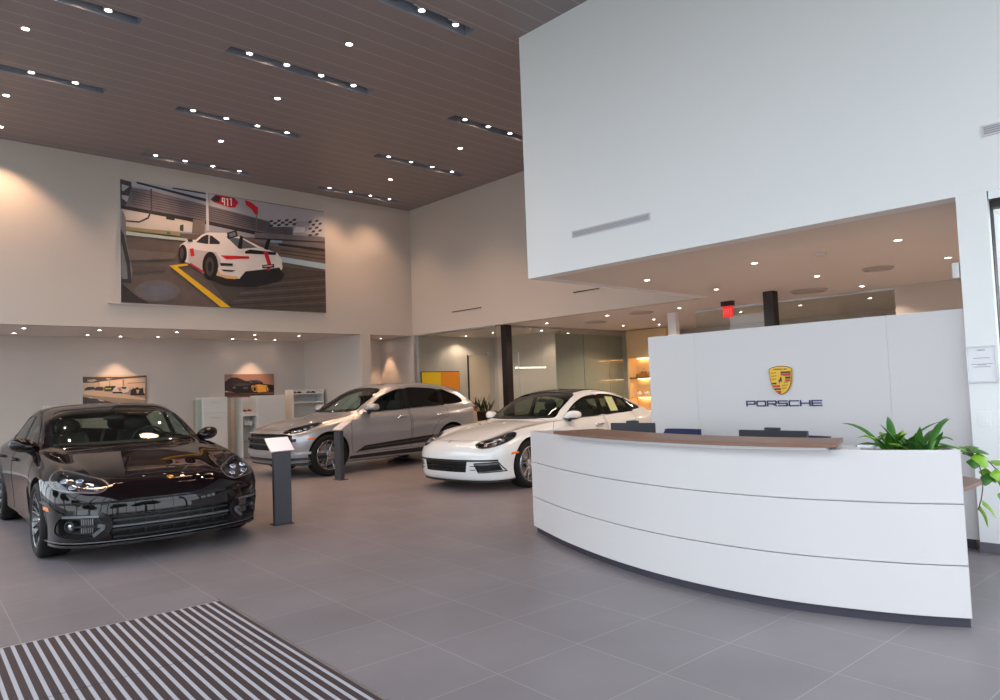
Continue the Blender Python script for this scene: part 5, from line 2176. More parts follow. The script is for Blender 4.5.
SP_PAN = dict(
    L=5.05, wref=.88, yN=.95, cowl=(1.45, 1.75), hoodcrown=.014, cabcrown=.26,
    outline=[(0, 0), (.010, .2), (.04, .42), (.105, .62), (.21, .78), (.36, .885), (.58, .945), (.98, .968), (1.4, .955), (1.9, .935), (2.5, .93),
             (3.1, .94), (3.6, .962), (4.0, .968), (4.35, .945), (4.66, .87), (4.86, .72), (4.98, .5), (5.035, .25), (5.05, 0)],
    pf=tab((0, .15), (.03, .06), (.08, .03), (.2, .012), (.42, 0), (.62, .005), (.8, .035), (.92, .08), (1, .14)),
    ps=tab((0, .10), (.04, .035), (.15, .03), (.35, .022), (.6, .004), (.74, .0), (.88, .012), (.95, .026), (1, .05)),
    pr=tab((0, .2), (.06, .08), (.2, .03), (.4, .0), (.6, .03), (.75, .06), (.9, .05), (1, .07)),
    zb=tab((0, .15), (.3, .15), (.6, .16), (1.4, .17), (3.4, .17), (4.5, .2), (5.05, .24)),
    zc=tab((0, .63), (.05, .66), (.15, .705), (.3, .75), (.6, .815), (1.0, .885), (1.4, .94), (1.52, .95), (1.58, .97), (1.8, 1.085), (2.1, 1.235),
           (2.35, 1.335), (2.6, 1.395), (2.85, 1.42), (3.2, 1.412), (3.6, 1.365), (4.0, 1.275), (4.4, 1.14), (4.7, 1.03), (4.85, .985), (5.05, .955)),
    zF=tab((0, .57), (.15, .65), (.3, .705), (.6, .78), (1.0, .855), (1.4, .915), (1.78, .955), (2.0, 1.075), (2.35, 1.25), (2.7, 1.335), (3.0, 1.36), (3.4, 1.34),
           (3.8, 1.26), (4.2, 1.14), (4.5, 1.04), (4.8, .97), (5.05, .94)),
    yF=tab((0, .56), (1.2, .60), (1.78, .765), (2.0, .74), (2.35, .69), (2.7, .66), (3.4, .64), (3.8, .635), (4.2, .635), (5.05, .62)),
    zE=tab((0, .50), (.2, .615), (.4, .73), (.6, .80), (.9, .86), (1.3, .90), (1.7, .93), (2.0, .94), (2.6, .95), (3.2, .965), (3.8, .99), (4.2, 1.0), (4.6, .975), (4.9, .945), (5.05, .93)),
    yE=tab((0, .74), (1.0, .79), (1.7, .845), (2.5, .85), (3.5, .845), (4.1, .81), (4.6, .75), (5.05, .70)),
    zN=tab((0, .40), (.3, .54), (.5, .65), (.95, .765), (1.4, .79), (2.0, .80), (3.0, .815), (3.5, .845), (3.9, .87), (4.4, .87), (4.8, .83), (5.05, .8)),
    wb=(.965, 3.915), wr=.352, track=.824, arch=.385,
    windshield=[(1.57, 0, .975), (1.59, .3, .975), (1.66, .54, .98), (1.80, .70, .99), (2.0, .685, 1.08), (2.35, .635, 1.25), (2.50, .57, 1.33), (2.53, .3, 1.352), (2.54, 0, 1.36)],
    sidewin=[[(1.98, .985), (2.14, 1.09), (2.35, 1.195), (2.62, 1.275), (2.92, 1.303), (2.94, 1.30), (2.90, .985), (2.87, .975), (2.4, .968), (2.02, .968)],
             [(3.02, 1.305), (3.35, 1.295), (3.7, 1.235), (3.78, 1.212), (3.80, 1.20), (3.83, 1.02), (3.82, 1.005), (3.4, .99), (3.03, .98), (3.0, .99), (2.985, 1.29)],
             [(3.87, 1.18), (4.05, 1.12), (4.2, 1.06), (4.22, 1.045), (4.16, 1.035), (3.9, 1.02), (3.88, 1.03)]],
    rear=[(4.1, .45, 1.2), (4.1, 0, 1.23), (4.1, -.45, 1.2), (4.6, -.52, 1.03), (4.6, 0, 1.06), (4.6, .52, 1.03)],
    cavity=dict(x0=1.58, x1=4.5, xs=3.4, z0=.40, z1=.80),
)


def build_car(kind, S, root, M):
    """kind: which face and trim; M: dict of materials"""
    sh = Shell(S)
    pm, dm = M['paint'], M['dark']
    car = root
    cutters = []
    # wheel housings
    mb = MB()
    for x in S['wb']:
        for s in (1, -1):
            mb.cyl((x, s * .60, S['wr'] + .01), (x, s * 1.1, S['wr'] + .01), S['arch'], 48)
    cutters.append(mb)
    # cabin
    c = S['cavity']
    mb = MB()
    rows = []
    nx = 60
    for i in range(nx + 1):
        x = c['x0'] + (c['x1'] - c['x0']) * i / nx
        zb = c['z0'] if x < c['xs'] else c['z1']
        yi = S['yE'](x) - .06
        row = []
        for k in range(33):
            y = yi * sin((k / 32 - .5) * pi)
            zt = sh.top(x, abs(y))
            gy = (sh.top(x, abs(y) + .01) - zt) / .01
            gx = (sh.top(x + .01, abs(y)) - zt) / .01
            row.append((x, y, max(zb + .05, zt - min(.14, .03 * sqrt(1 + gy * gy + gx * gx)))))
        row += [(x, yi * (1 - 2 * k / 8), zb) for k in range(9)]
        rows.append(row)
    mb.grid(rows, closed=True)
    n = len(rows[0])
    mb.f += [tuple(reversed(range(n))), tuple(len(mb.v) - n + q for q in range(n))]
    mb.m += [0, 0]
    cutters.append(mb)
    # openings: glass, lamps, intakes
    mb = MB()
    FX, BX = (1, 0, 0), (-1, 0, 0)
    ws = S['windshield'] + mir(S['windshield'][-2:0:-1])
    opens = [(ws, (1, 0, -.35), .85)]
    for wpoly in S['sidewin']:
        for s in (1, -1):
            opens.append(([(x, s * .72, z) for x, z in wpoly], (0, -s, 0), .6))
    opens.append((S['rear'], (-1, 0, -1), .35))

    def addm(pm_):
        mb.add(pm_.v, pm_.f)
    for g, D, bk in opens:
        addm(sh.patch_mb(g, D, .02, .09, back=bk))
    lampD = Vector((.62, -.5, -.60)).normalized()
    lamp = S['lamp']
    for s in (1, -1):
        g = lamp if s > 0 else mir(lamp)
        addm(sh.patch_mb(g, (lampD.x, s * lampD.y, lampD.z), .03, .085))
    for poly, both, depth in S['intakes']:
        for s in ((1, -1) if both else (1,)):
            g = [(0.1, y * s, z) for y, z in poly]
            addm(sh.patch_mb(g, FX, .03, .03 + depth, smooth=False, step=.03))
    cutters.append(mb)
    sh.cutters = cutters
    me = cut(sh.me, cutters)
    body = finish_body(sh, me, [pm, dm], 'body', car)
    # glass
    gm = M['glass']
    sh.patch('windshield', [(x, y, z) for x, y, z in ws], (1, 0, -.35), [gm], car, off=-.002, thick=.004, back=.85)
    bk = MATS['gloss_black']
    for wi, wpoly in enumerate(S['sidewin']):
        for s in (1, -1):
            g = [(x, s * .72, z) for x, z in wpoly]
            sh.patch('side_window', g, (0, -s, 0), [M['rearglass'] if wi and 'rearglass' in M else gm], car, off=-.004, thick=.004)
            sh.strip('window_trim', g, (0, -s, 0), .022, [bk], car, off=.004, thick=.012, closed=True)
    for s in (1, -1):   # black pillars between the side windows
        for a, b in zip(S['sidewin'][:-1], S['sidewin'][1:]):
            xa, xb = max(p[0] for p in a) - .03, min(p[0] for p in b) + .03
            za = max(z for x, z in a + b if xa - .12 < x < xb + .12)
            zb_ = min(z for x, z in a + b)
            sh.patch('pillar_trim', [(xa, s * .7, zb_ + .005), (xb, s * .7, zb_ + .005), (xb, s * .7, za), (xa, s * .7, za)], (0, -s, 0), [bk], car, off=.003, thick=.008, smooth=False)
    sh.patch('rear_window', S['rear'], (-1, 0, -1), [gm], car, off=-.002, thick=.004, back=.35)
    sh.strip('windshield_trim', ws, (1, 0, -.35), .03, [bk], car, off=.003, thick=.008, closed=True, back=.85)
    sh.strip('rear_window_trim', S['rear'], (-1, 0, -1), .03, [bk], car, off=.003, thick=.008, closed=True, back=.35)
    # headlamps
    for s in (1, -1):
        g = lamp if s > 0 else mir(lamp)
        D = Vector((lampD.x, s * lampD.y, lampD.z))
        hl = sh.patch('headlight', g, D, [M['lampglass']], car, off=.001, thick=.003)
        bowl = sh.patch('lamp_housing', g, D, [M['lampin']], hl, off=-.045, thick=.005)
        for q in S['leds']:
            ld = MB()
            h, n = sh.hit((q[0], s * q[1], q[2]), D)
            cpt = h - n * .032
            Mx = Matrix.Translation(cpt) @ n.to_track_quat('Z', 'Y').to_matrix().to_4x4()
            ld.lathe([(.034, -.012), (.034, .004), (.029, .010), (.026, .0), (.001, -.002)], 20, Mx, 0)
            ld.ellipsoid((0, 0, 0), (.018, .018, .014), 14, 8, 1, M=Matrix()) if False else None
            ld.lathe([(.019, .0), (.017, .008), (.01, .013), (.001, .015)], 16, Mx, 1)
            ld.build('projector', [MATS['chrome'], MATS['lens']], hl, smooth=40)
        sh.strip('lamp_bezel', g, D, .012, [M.get('bezel', bk)], hl, off=.0025, thick=.01, closed=True)
    # wheels
    for x in S['wb']:
        for s in (1, -1):
            make_wheel(car, x, s * S['track'], S['wr'], .265, S['rim'], M['style'], M['rim'], dm, MATS['rubber'], MATS['disc'], M['caliper'])
    for s in (1, -1):   # arch lips
        for x in S['wb']:
            A = S['arch'] + .012
            g = []
            for k in range(19):
                a = radians(-8 + 196 * k / 18)
                z = S['wr'] + .01 + A * sin(a)
                g.append((x + A * cos(a), s * .9, max(z, .20)))
            sh.strip('arch_lip', g, (0, -s, 0), .022, [M.get('lip', dm)], car, off=.002, thick=.012)
    # shut lines
    for s in (1, -1):
        for nm, g in S['doors']:
            gg = [(x, s * .9, z) for x, z in g]
            d = sh.patch(nm, gg, (0, -s, 0), [pm], car, off=.0015, thick=.004, smooth=False)
            sh.strip('door_gap', gg, (0, -s, 0), .006, [dm], d, off=.0022, thick=.006, closed=True, smooth=False)
            hx = max(p[0] for p in g) - S.get('hx', .20)
            h, n = sh.hit((hx, s * .9, S['hz']), Vector((0, -s, 0)))
            hb = MB()
            hb.tube([h + Vector((-.10, 0, 0)) + n * .004, h + Vector((-.085, 0, .002)) + n * .028, h + Vector((0, 0, .004)) + n * .036, h + Vector((.085, 0, .004)) + n * .028, h + Vector((.10, 0, .002)) + n * .004], [.014, .018, .019, .018, .014], 10)
            hb.build('door_handle', [M.get('handle', pm)], d, smooth=50)
    hood = S['hood']
    hg = hood + mir(hood[-2:0:-1])
    sh.strip('bonnet_gap', hg, (0, 0, -1), .006, [dm], car, off=.0012, thick=.006, closed=True, back=.6)
    # crest
    h, n = sh.hit((S['crest'], 0, 1.2), Vector((0, 0, -1)), 1)
    Mx = Matrix.Translation(h + n * .002) @ n.to_track_quat('Z', 'Y').to_matrix().to_4x4()
    cb = MB()
    up = Vector((1, 0, 0)) - n * n.x
    up.normalize()
    side = n.cross(up)
    cb.prism([(-.024, .03), (0, .034), (.024, .03), (.026, 0), (.016, -.022), (0, -.036), (-.016, -.022), (-.026, 0)], .004, h, side, up, n, 0)
    cb.prism([(.001, .026), (.02, .024), (.021, .002), (.001, .002)], .0055, h, side, up, n, 1)
    cb.prism([(-.021, -.001), (-.001, -.001), (-.001, -.028), (-.013, -.018)], .0055, h, side, up, n, 1)
    cb.build('hood_crest', [M.get('crest', MATS['gold']), MATS['crest_red']], car)
    # mirrors
    for s in (1, -1):
        mx, my, mz = S['mirror']
        mirror(car, sh, mx, s * my, mz, pm, dm, MATS['gloss_black'])
    # side marker
    for s in (1, -1):
        x0, x1, z0, z1 = S['marker']
        sh.patch('side_marker', [(x0, s * .85, z0), (x1, s * .9, z0 + .012), (x1 - .01, s * .9, z1), (x0 + .01, s * .85, z1 - .008)], (.35, -s, 0), [MATS['amber']], car, off=.004, thick=.008, smooth=False)
    # cabin
    im = M['inner']
    for x in S['seats']:
        for s in (1, -1):
            seat(car, x, s * .37, S['seatz'], im, h=S['seath'])
    db = MB()
    rows = []
    x0, zd = S['dash']
    for i in range(9):
        t = i / 8
        rows.append([(x0 - .12 * cos((k / 16 - .5) * pi) + .5 * t, (k / 16 - .5) * 1.36, zd + .02 * sin(pi * t) - (.16 * max(0, t - .6) / .4)) for k in range(17)])
    rows.append([(x0 + .42, (k / 16 - .5) * 1.3, zd - .35) for k in range(17)])
    db.grid(rows)
    db.build('dashboard', [im], car, smooth=50)
    steering_wheel(car, x0 + .52, -.37 * 1, zd - .02, im)
    rm = MB()
    rx, rz = S['rvm']
    rm.ellipsoid((rx, 0, rz), (.02, .12, .035), 16, 8)
    rm.tube([(rx, 0, rz), (rx - .05, 0, rz + .07)], .012, 6)
    rm.build('rear_view_mirror', [dm], car, smooth=50)
    # tail lamps and skirt
    tg = S['tail']
    for s in (1, -1):
        sh.patch('tail_light', tg if s > 0 else mir(tg), (-.6, -.8 * s, 0), [MATS['tail_red']], car, off=.004, thick=.01)
    S['face'](sh, car, M)
    return sh


def lip(sh, car, m, zs, w, name='front_lip', off=.006, y1=.88, x1=.5, th=.02):
    g = [(x1 + .3, -.96, zs), (x1, -y1 - .03, zs), (.25, -.76, zs), (.1, -.5, zs), (.0, -.2, zs), (0, 0, zs), (.0, .2, zs), (.1, .5, zs), (.25, .76, zs), (x1, y1 + .03, zs), (x1 + .3, .96, zs)]
    # drop each point radially towards the middle of the nose
    D = None
    G = catmull(g, 70)
    mb = MB()
    rows = []
    for p in G:
        c = Vector((1.0, 0, p.z)) if p.x < 1.0 else Vector((p.x, 0, p.z))
        d = (Vector((1.1, p.y * .35, p.z)) - p).normalized()
        h, n = sh.hit(p, d, .4)
        nn = Vector((n.x, n.y, 0)).normalized()
        rows.append([h + nn * off + Vector((0, 0, -w / 2)), h + nn * off + Vector((0, 0, w / 2)), h - nn * th + Vector((0, 0, w / 2)), h - nn * th + Vector((0, 0, -w / 2))])
    mb.grid(rows, closed=True)
    n = len(rows)
    mb.f += [(0, 1, 2, 3), tuple(len(mb.v) - 4 + q for q in (3, 2, 1, 0))]
    mb.m += [0, 0]
    return mb.build(name, [m], car, smooth=40)


def bars(sh, car, name, m, ys, zs, w, off=-.015, thick=.012, parent=None, step=.03):
    """horizontal slats across an intake between y limits, each slat its own piece; returns the first"""
    first = None
    for z, (a, b) in zip(zs, ys):
        o = sh.strip_mb([(.1, a + (b - a) * k / 12, z) for k in range(13)], (1, 0, 0), w, off, thick, step=step).build(name, [m], parent or car, smooth=40)
        first = first or o
    return first


def vbars(sh, car, name, m, ys, z0, z1, w, off=-.02, thick=.01, parent=None):
    for y in ys:
        sh.strip_mb([(.1, y, z0), (.1, y, (z0 + z1) / 2), (.1, y, z1)], (1, 0, 0), w, off, thick, step=.03).build(name, [m], parent or car, smooth=40)


def common_mats():
    mat('chrome', (.85, .85, .87, 1), .12, 1.0)
    mat('gold', rgb(226, 172, 50), .3, .6)
    mat('crest_red', rgb(150, 30, 30), .35)
    mat('gloss_black', (.006, .006, .007, 1), .06)
    mat('rubber', (.010, .010, .010, 1), .7, spec=.25)
    mat('disc', (.35, .35, .36, 1), .3, .9)
    mat('amber', rgb(235, 120, 20), .2, coat=.5)
    mat('tail_red', rgb(120, 12, 14), .12, coat=1)
    mat('lens', (.42, .44, .5, 1), .08, .7)
    mat('plastic_black', (.012, .012, .013, 1), .45)
    mat('satin_grey', (.16, .165, .18, 1), .3, .6)


def face_black(sh, car, M):
    bk = MATS['gloss_black']
    dk = MATS['plastic_black']
    # centre intake slats and plate bar
    g = bars(sh, car, 'grille_slat', dk, [(-.50, .50), (-.50, .50), (-.50, .5)], [.235, .30, .385], .018, off=-.012, thick=.03)
    vbars(sh, car, 'grille_divider', dk, [-.36, -.24, -.12, 0, .12, .24, .36], .2, .42, .012, off=-.03, parent=g)
    bars(sh, car, 'grille_trim', MATS['satin_grey'], [(-.50, .50)], [.333], .016, off=.0, thick=.03)
    for s in (1, -1):
        y0, y1 = .575, .86
        gg = [(.1, s * y, z) for y, z in ((.52, .34), (.60, .455), (.84, .455), (.88, .40), (.87, .255), (.62, .235))]
        fr = sh.strip('intake_frame', gg, (1, 0, 0), .042, [bk], car, off=.008, thick=.03, closed=True)
        sh.strip('intake_blade', [(.1, s * .60, .432), (.1, s * .72, .437), (.1, s * .84, .437)], (1, 0, 0), .02, [MATS['satin_grey']], fr, off=.014, thick=.02)
        sh.strip('intake_blade', [(.1, s * .61, .35), (.1, s * .56, .345), (.1, s * .64, .265)], (1, 0, 0), .028, [MATS['satin_grey']], fr, off=.012, thick=.02)
        a, b = sorted((s * .62, s * .82))
        bars(sh, car, 'intake_slat', dk, [(a, b)], [.345], .014, off=-.01, thick=.03, parent=fr)
        vbars(sh, car, 'cooling_fin', MATS['disc'], [s * (.655 + .016 * k) for k in range(6)], .285, .41, .006, off=-.03, thick=.01, parent=fr)
        h, n = sh.hit((.2, s * .805, .345), Vector((1, 0, 0)))
        Mx = Matrix.Translation(h - n * .03) @ n.to_track_quat('Z', 'Y').to_matrix().to_4x4()
        fl = MB()
        fl.lathe([(.052, -.03), (.052, .022), (.044, .026), (.036, .01), (.001, .006)], 28, Mx, 0)
        fl.lathe([(.026, .006), (.022, .016), (.001, .022)], 20, Mx, 1)
        fl.build('fog_lamp', [dk, MATS['lens']], fr, smooth=40)
    lip(sh, car, MATS['gloss_black'], .175, .022, off=.022, th=.03)
    lip(sh, car, MATS['satin_grey'], .205, .007, 'lip_trim', off=.012)
    lip(sh, car, MATS['gloss_black'], .545, .02, 'bumper_crease', off=.0035, th=.01, y1=.86, x1=.46)


def face_white(sh, car, M):
    dk = MATS['plastic_black']
    g = bars(sh, car, 'grille_slat', dk, [(-.46, .46)] * 3, [.315, .36, .405], .018, off=-.012, thick=.03)
    vbars(sh, car, 'grille_divider', dk, [-.36, -.24, -.12, 0, .12, .24, .36], .29, .43, .014, off=-.02, parent=g)
    bars(sh, car, 'grille_trim', dk, [(-.86, .86)], [.455], .026, off=.006, thick=.014)
    for s in (1, -1):
        gg = [(.1, s * y, z) for y, z in ((.58, .415), (.86, .43), (.90, .30), (.64, .285))]
        fr = sh.strip('intake_frame', gg, (1, 0, 0), .016, [dk], car, off=.004, thick=.02, closed=True, smooth=False)
        a, b = sorted((s * .60, s * .87))
        bars(sh, car, 'intake_slat', dk, [(a, b), (a, b)], [.36, .325], .016, off=-.012, thick=.03, parent=fr)
        bars(sh, car, 'daytime_light', MATS['satin_grey'], [(a, b)], [.405], .026, off=.004, thick=.03, parent=fr)
        a, b = sorted((s * .52, s * .60))
        bars(sh, car, 'air_fin', dk, [(a, b), (a, b)], [.375, .325], .01, off=.008, thick=.012, parent=fr)
    lip(sh, car, dk, .165, .045, off=.010, th=.04)


def face_macan(sh, car, M):
    dk = MATS['plastic_black']
    bars(sh, car, 'grille_slat', dk, [(-.60, .60)] * 4, [.56, .615, .67, .725], .02, off=-.012, thick=.04)
    bars(sh, car, 'grille_trim', MATS['satin_grey'], [(-.6, .6)] * 2, [.59, .70], .012, off=.004, thick=.04)
    sh.strip('grille_surround', [(.1, y, z) for y, z in S_MAC['intakes'][0][0]], (1, 0, 0), .02, [MATS['gloss_black']], car, off=.003, thick=.02, closed=True, smooth=False)
    for s in (1, -1):
        a, b = sorted((s * .63, s * .86))
        fr = bars(sh, car, 'intake_blade', MATS['plastic_black'], [(a, b)], [.665], .05, off=.004, thick=.04)
        bars(sh, car, 'intake_slat', dk, [(a, b), (a, b)], [.60, .54], .018, off=-.015, thick=.03, parent=fr)
    lip(sh, car, M['paint'], .435, .045, 'bumper_blade', off=.012, th=.03)
    lip(sh, car, dk, .345, .06, 'lower_grille', off=.003, th=.02)
    lip(sh, car, MATS['satin_grey'], .30, .018, 'lip_trim', off=.02, th=.03)
    lip(sh, car, dk, .25, .045, off=.01, th=.03)
    for s in (1, -1):
        g = [(1.42, s * .9, .375), (1.62, s * .9, .475), (2.2, s * .9, .51), (3.20, s * .9, .565), (3.24, s * .9, .54), (3.22, s * .9, .44), (1.9, s * .9, .395)]
        b = sh.patch('side_blade', g, (0, -s, 0), [dk], car, off=.012, thick=.02, smooth=False)
        sh.strip('side_blade_trim', [(1.6, s * .9, .44), (2.3, s * .9, .465), (3.2, s * .9, .51)], (0, -s, 0), .006, [MATS['satin_grey']], b, off=.016, thick=.01)
        g = [(1.27, s * .9, .255), (1.30, s * .9, .31), (3.22, s * .9, .345), (3.27, s * .9, .255)]
        sh.patch('sill_cladding', g, (0, -s, 0), [dk], car, off=.006, thick=.012, smooth=False)
    rb = MB()   # roof spoiler
    rows = []
    for k in range(21):
        y = -.60 + 1.2 * k / 20
        zt = sh.top(4.12, abs(y))
        rows.append([(4.0, y, zt + .02), (4.12, y, zt + .012), (4.36 - .25 * abs(y) ** 2, y, zt - .03), (4.36 - .25 * abs(y) ** 2, y, zt - .055), (4.12, y, zt - .03), (4.0, y, zt - .02)])
    rb.grid(rows, closed=True)
    n = len(rows)
    rb.f += [tuple(range(6)), tuple(len(rb.v) - 1 - q for q in range(6))]
    rb.m += [0, 0]
    rb.build('roof_spoiler', [M['paint']], car, smooth=35)


PAN_LAMP = [(.235, .47, .625), (.21, .53, .585), (.30, .66, .575), (.42, .78, .59), (.55, .865, .66), (.68, .865, .735), (.73, .82, .785), (.66, .74, .79), (.50, .63, .765), (.35, .52, .715)]
SP_PAN.update(
    lamp=PAN_LAMP,
    leds=[(.34, .60, .66), (.40, .72, .65), (.47, .66, .72), (.53, .78, .71)],
    rim=.262,
    doors=[('door', [(1.62, .30), (1.50, .45), (1.50, .80), (1.62, .925), (2.0, .945), (2.93, .955), (2.95, .70), (2.92, .26), (1.72, .24)]),
           ('door', [(2.97, .26), (2.99, .70), (2.97, .958), (3.75, .985), (3.86, .95), (3.80, .78), (3.60, .72), (3.46, .58), (3.40, .40), (3.36, .26)])],
    hz=.815, hood=[(.20, 0, .7), (.22, .30, .7), (.30, .45, .7), (.45, .60, .7), (.75, .71, .8), (1.2, .73, .9), (1.6, .735, .9), (1.60, .5, .9), (1.50, .25, .9), (1.47, 0, .9)],
    crest=.155, mirror=(1.98, .935, 1.0), marker=(.50, .62, .475, .515),
    seats=(2.75, 3.65), seatz=.40, seath=.58, dash=(1.85, .97), rvm=(2.35, 1.24),
    tail=[(4.70, .86, .80), (4.93, .62, .82), (4.95, .60, .87), (4.72, .84, .88)],
)
SP_BLACK = dict(SP_PAN, face=face_black, intakes=[
    ([(-.50, .42), (.50, .42), (.54, .33), (.50, .215), (-.50, .215), (-.54, .33)], False, .09),
    ([(.55, .34), (.62, .44), (.84, .44), (.87, .40), (.86, .27), (.63, .25)], True, .07)])
WHITE_LAMP = [(.225, .50, .62), (.23, .58, .575), (.32, .70, .57), (.45, .80, .605), (.60, .865, .69), (.73, .86, .765), (.78, .80, .80), (.66, .70, .79), (.45, .59, .745), (.30, .51, .68)]
SP_WHITE = dict(SP_PAN, face=face_white, lamp=WHITE_LAMP, marker=(.56, .70, .52, .56), intakes=[
    ([(-.47, .44), (.47, .44), (.44, .29), (-.44, .29)], False, .07),
    ([(.59, .415), (.86, .42), (.88, .31), (.64, .295)], True, .06)])

S_MAC = dict(
    L=4.70, wref=.88, yN=.96, cowl=(1.2, 1.5), hoodcrown=.012, cabcrown=.28,
    outline=[(0, 0), (.008, .25), (.03, .48), (.085, .67), (.18, .80), (.32, .89), (.54, .945), (.87, .966), (1.3, .955), (1.8, .94), (2.5, .94), (3.2, .95), (3.68, .965),
             (4.1, .95), (4.38, .89), (4.57, .76), (4.66, .5), (4.695, .25), (4.70, 0)],
    pf=tab((0, .20), (.03, .08), (.09, .04), (.25, .012), (.5, 0), (.75, .005), (.88, .03), (.95, .06), (1, .12)),
    ps=tab((0, .13), (.04, .06), (.15, .05), (.3, .035), (.55, .008), (.7, .0), (.85, .008), (.94, .024), (1, .05)),
    pr=tab((0, .2), (.06, .08), (.2, .02), (.4, .0), (.6, .03), (.75, .06), (.9, .05), (1, .07)),
    zb=tab((0, .23), (.3, .21), (.6, .2), (1.4, .2), (3.4, .2), (4.3, .24), (4.7, .32)),
    zc=tab((0, .76), (.03, .785), (.1, .83), (.2, .865), (.4, .92), (.7, .98), (1.0, 1.03), (1.25, 1.06), (1.32, 1.075), (1.38, 1.10), (1.6, 1.22), (1.9, 1.385), (2.15, 1.50),
           (2.4, 1.575), (2.7, 1.61), (3.0, 1.615), (3.4, 1.595), (3.8, 1.54), (4.1, 1.465), (4.25, 1.40), (4.45, 1.22), (4.58, 1.08), (4.70, 1.02)),
    zF=tab((0, .72), (.1, .79), (.3, .87), (.6, .935), (1.0, 1.0), (1.3, 1.05), (1.5, 1.08), (1.75, 1.21), (2.1, 1.40), (2.4, 1.50), (2.8, 1.55), (3.2, 1.55), (3.6, 1.51), (4.0, 1.43),
           (4.25, 1.33), (4.45, 1.17), (4.58, 1.05), (4.7, 1.0)),
    yF=tab((0, .56), (1.1, .62), (1.5, .755), (1.75, .735), (2.1, .69), (2.5, .66), (3.2, .65), (4.0, .64), (4.7, .64)),
    zE=tab((0, .66), (.15, .75), (.35, .84), (.6, .91), (.9, .965), (1.3, 1.02), (1.6, 1.05), (2.2, 1.07), (3.0, 1.10), (3.6, 1.125), (4.1, 1.14), (4.4, 1.11), (4.6, 1.04), (4.7, .99)),
    yE=tab((0, .76), (1.0, .80), (1.6, .84), (2.5, .83), (3.5, .82), (4.1, .79), (4.5, .75), (4.7, .72)),
    zN=tab((0, .52), (.3, .70), (.5, .79), (.87, .88), (1.3, .91), (2.0, .925), (3.0, .945), (3.4, .975), (3.7, .995), (4.2, .985), (4.5, .92), (4.7, .86)),
    wb=(.87, 3.677), wr=.368, track=.822, arch=.405, rim=.262,
    windshield=[(1.37, 0, 1.09), (1.39, .35, 1.09), (1.45, .56, 1.09), (1.56, .69, 1.11), (1.75, .68, 1.19), (2.1, .635, 1.38), (2.23, .56, 1.46), (2.27, .3, 1.485), (2.28, 0, 1.495)],
    sidewin=[[(1.74, 1.115), (1.88, 1.20), (2.1, 1.335), (2.35, 1.43), (2.58, 1.478), (2.62, 1.47), (2.61, 1.115), (2.58, 1.105), (2.2, 1.095), (1.78, 1.09)],
             [(2.71, 1.488), (3.1, 1.485), (3.45, 1.45), (3.49, 1.43), (3.49, 1.16), (3.46, 1.14), (3.1, 1.125), (2.73, 1.118), (2.70, 1.13), (2.69, 1.47)],
             [(3.56, 1.435), (3.80, 1.375), (4.02, 1.28), (4.10, 1.20), (4.05, 1.175), (3.6, 1.155), (3.56, 1.17)]],
    rear=[(4.3, .5, 1.35), (4.3, 0, 1.38), (4.3, -.5, 1.35), (4.5, -.56, 1.16), (4.5, 0, 1.17), (4.5, .56, 1.16)],
    cavity=dict(x0=1.39, x1=4.2, xs=3.15, z0=.45, z1=.88),
    lamp=[(.17, .60, .775), (.20, .68, .74), (.30, .78, .745), (.44, .855, .785), (.60, .88, .85), (.74, .865, .905), (.80, .83, .93), (.68, .765, .93), (.48, .69, .90), (.30, .62, .85)],
    leds=[(.31, .70, .79), (.40, .75, .82), (.49, .78, .85), (.60, .82, .88)],
    intakes=[([(-.80, .74), (-.66, .765), (.66, .765), (.80, .74), (.82, .66), (.78, .52), (.58, .50), (-.58, .50), (-.78, .52), (-.82, .66)], False, .08)],
    doors=[('door', [(1.36, .36), (1.32, .55), (1.32, .90), (1.42, 1.02), (1.8, 1.06), (2.64, 1.085), (2.66, .80), (2.64, .36)]),
           ('door', [(2.675, .36), (2.695, .80), (2.68, 1.09), (3.45, 1.115), (3.60, 1.08), (3.56, .90), (3.36, .84), (3.22, .70), (3.15, .50), (3.12, .36)])],
    hz=.94, hood=[(.12, 0, .8), (.14, .40, .8), (.20, .58, .8), (.34, .665, .85), (.60, .745, .9), (1.0, .79, .95), (1.38, .80, 1.0), (1.42, .55, 1), (1.34, .3, 1), (1.30, 0, 1)],
    crest=.06, mirror=(1.72, .96, 1.15), marker=(.47, .60, .66, .70),
    seats=(2.55, 3.35), seatz=.58, seath=.60, dash=(1.62, 1.09), rvm=(2.12, 1.36),
    tail=[(4.35, .90, .98), (4.57, .74, .98), (4.60, .72, 1.04), (4.4, .86, 1.07)],
    face=face_macan,
)


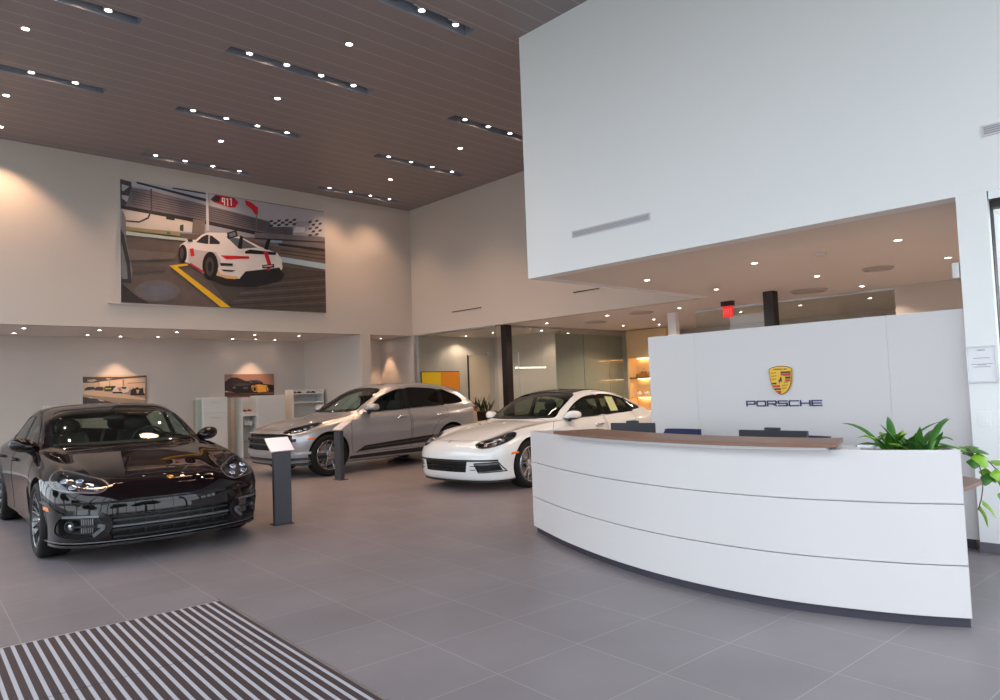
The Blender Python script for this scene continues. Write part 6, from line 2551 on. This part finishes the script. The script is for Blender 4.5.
def make_cars():
    common_mats()
    inner = mat('cabin_black', (.03, .028, .028, 1), .6)
    gl = glass_mat('car_glass', (.78, .84, .81), .9)
    gld = glass_mat('car_privacy_glass', (.06, .06, .06), .9)
    lg = glass_mat('lamp_glass', (.85, .87, .9), 1.0)
    lin_ = mat('lamp_inner', (.06, .055, .07, 1), .25, .7)
    dk = MATS['plastic_black']
    base = dict(bezel=MATS['satin_grey'], dark=dk, glass=gl, lampglass=lg, lampin=lin_, inner=inner)
    # black saloon
    paint = mat('black_paint', (.005, .0022, .003, 1), .1, 0, coat=1.0, spec=0)
    paint.node_tree.nodes['Principled BSDF'].inputs['Coat IOR'].default_value = 1.42
    rimb = mat('rim_black', (.12, .12, .125, 1), .2, .9)
    root = thing('sports_saloon', 'gloss black four-door sports saloon nearest the floor mat, nose towards the viewer', 'car', (2.375, 7.10, 0), radians(-92.7 + 180))
    root.scale = (1.045, 1.045, 1.035)
    build_car('black', SP_BLACK, root, dict(base, paint=paint, rim=rimb, caliper=dk, style=dict(n=10, twin=True, sw=.007, a0=.05, a1=.12), lip=paint, handle=paint))
    # white saloon
    paint = mat('white_paint', rgb(226, 230, 232), .22, 0, coat=1.0)
    rims = mat('rim_silver', (.55, .56, .58, 1), .22, .9)
    root = thing('sports_saloon', 'white four-door sports saloon with a black roof parked behind the reception counter', 'car', (6.50, 8.19, 0), radians(-177.8 + 180))
    root.scale = (.962, .962, .995)
    sh = build_car('white', SP_WHITE, root, dict(base, paint=paint, rim=rims, caliper=MATS['disc'], style=dict(n=5, twin=True, sw=.014, a0=.12, a1=.26), crest=MATS['chrome'], lip=paint, handle=MATS['chrome']))
    rf = [(2.52, 0, 1.4), (2.50, .28, 1.4), (2.46, .50, 1.35), (2.9, .555, 1.36), (3.5, .555, 1.35), (4.0, .54, 1.2), (4.06, .3, 1.24), (4.08, 0, 1.26)]
    sh.patch('roof_panel', rf + mir(rf[-2:0:-1]), (0, 0, -1), [MATS['gloss_black']], root, off=.003, thick=.008)
    st = [(3.22, -.72, 1.27), (3.44, -.72, 1.255), (3.46, -.72, 1.02), (3.24, -.72, 1.02)]
    sh.patch('window_sticker', st, (0, 1, 0), [mat('sticker', rgb(196, 206, 150), .6)], root, off=.001, thick=.002, smooth=False)
    # silver suv
    paint = mat('silver_paint', rgb(170, 171, 176), .3, .6, coat=1.0)
    rims2 = mat('rim_two_tone', (.42, .42, .43, 1), .25, .9)
    root = thing('compact_suv', 'silver compact sport utility car with a black side blade, behind the info stands', 'car', (5.64, 12.45, 0), radians(-180.3 + 180))
    root.scale = (1.015, 1.03, 1.03)
    build_car('suv', S_MAC, root, dict(base, paint=paint, rim=rims2, caliper=mat('caliper_red', rgb(150, 20, 20), .3), style=dict(n=5, twin=True, sw=.013, a0=.14, a1=.27), rearglass=gld, lip=paint, handle=MATS['chrome']))


if 'make_cars' in globals() and not globals().get('SKIP_CARS'):
    make_cars()
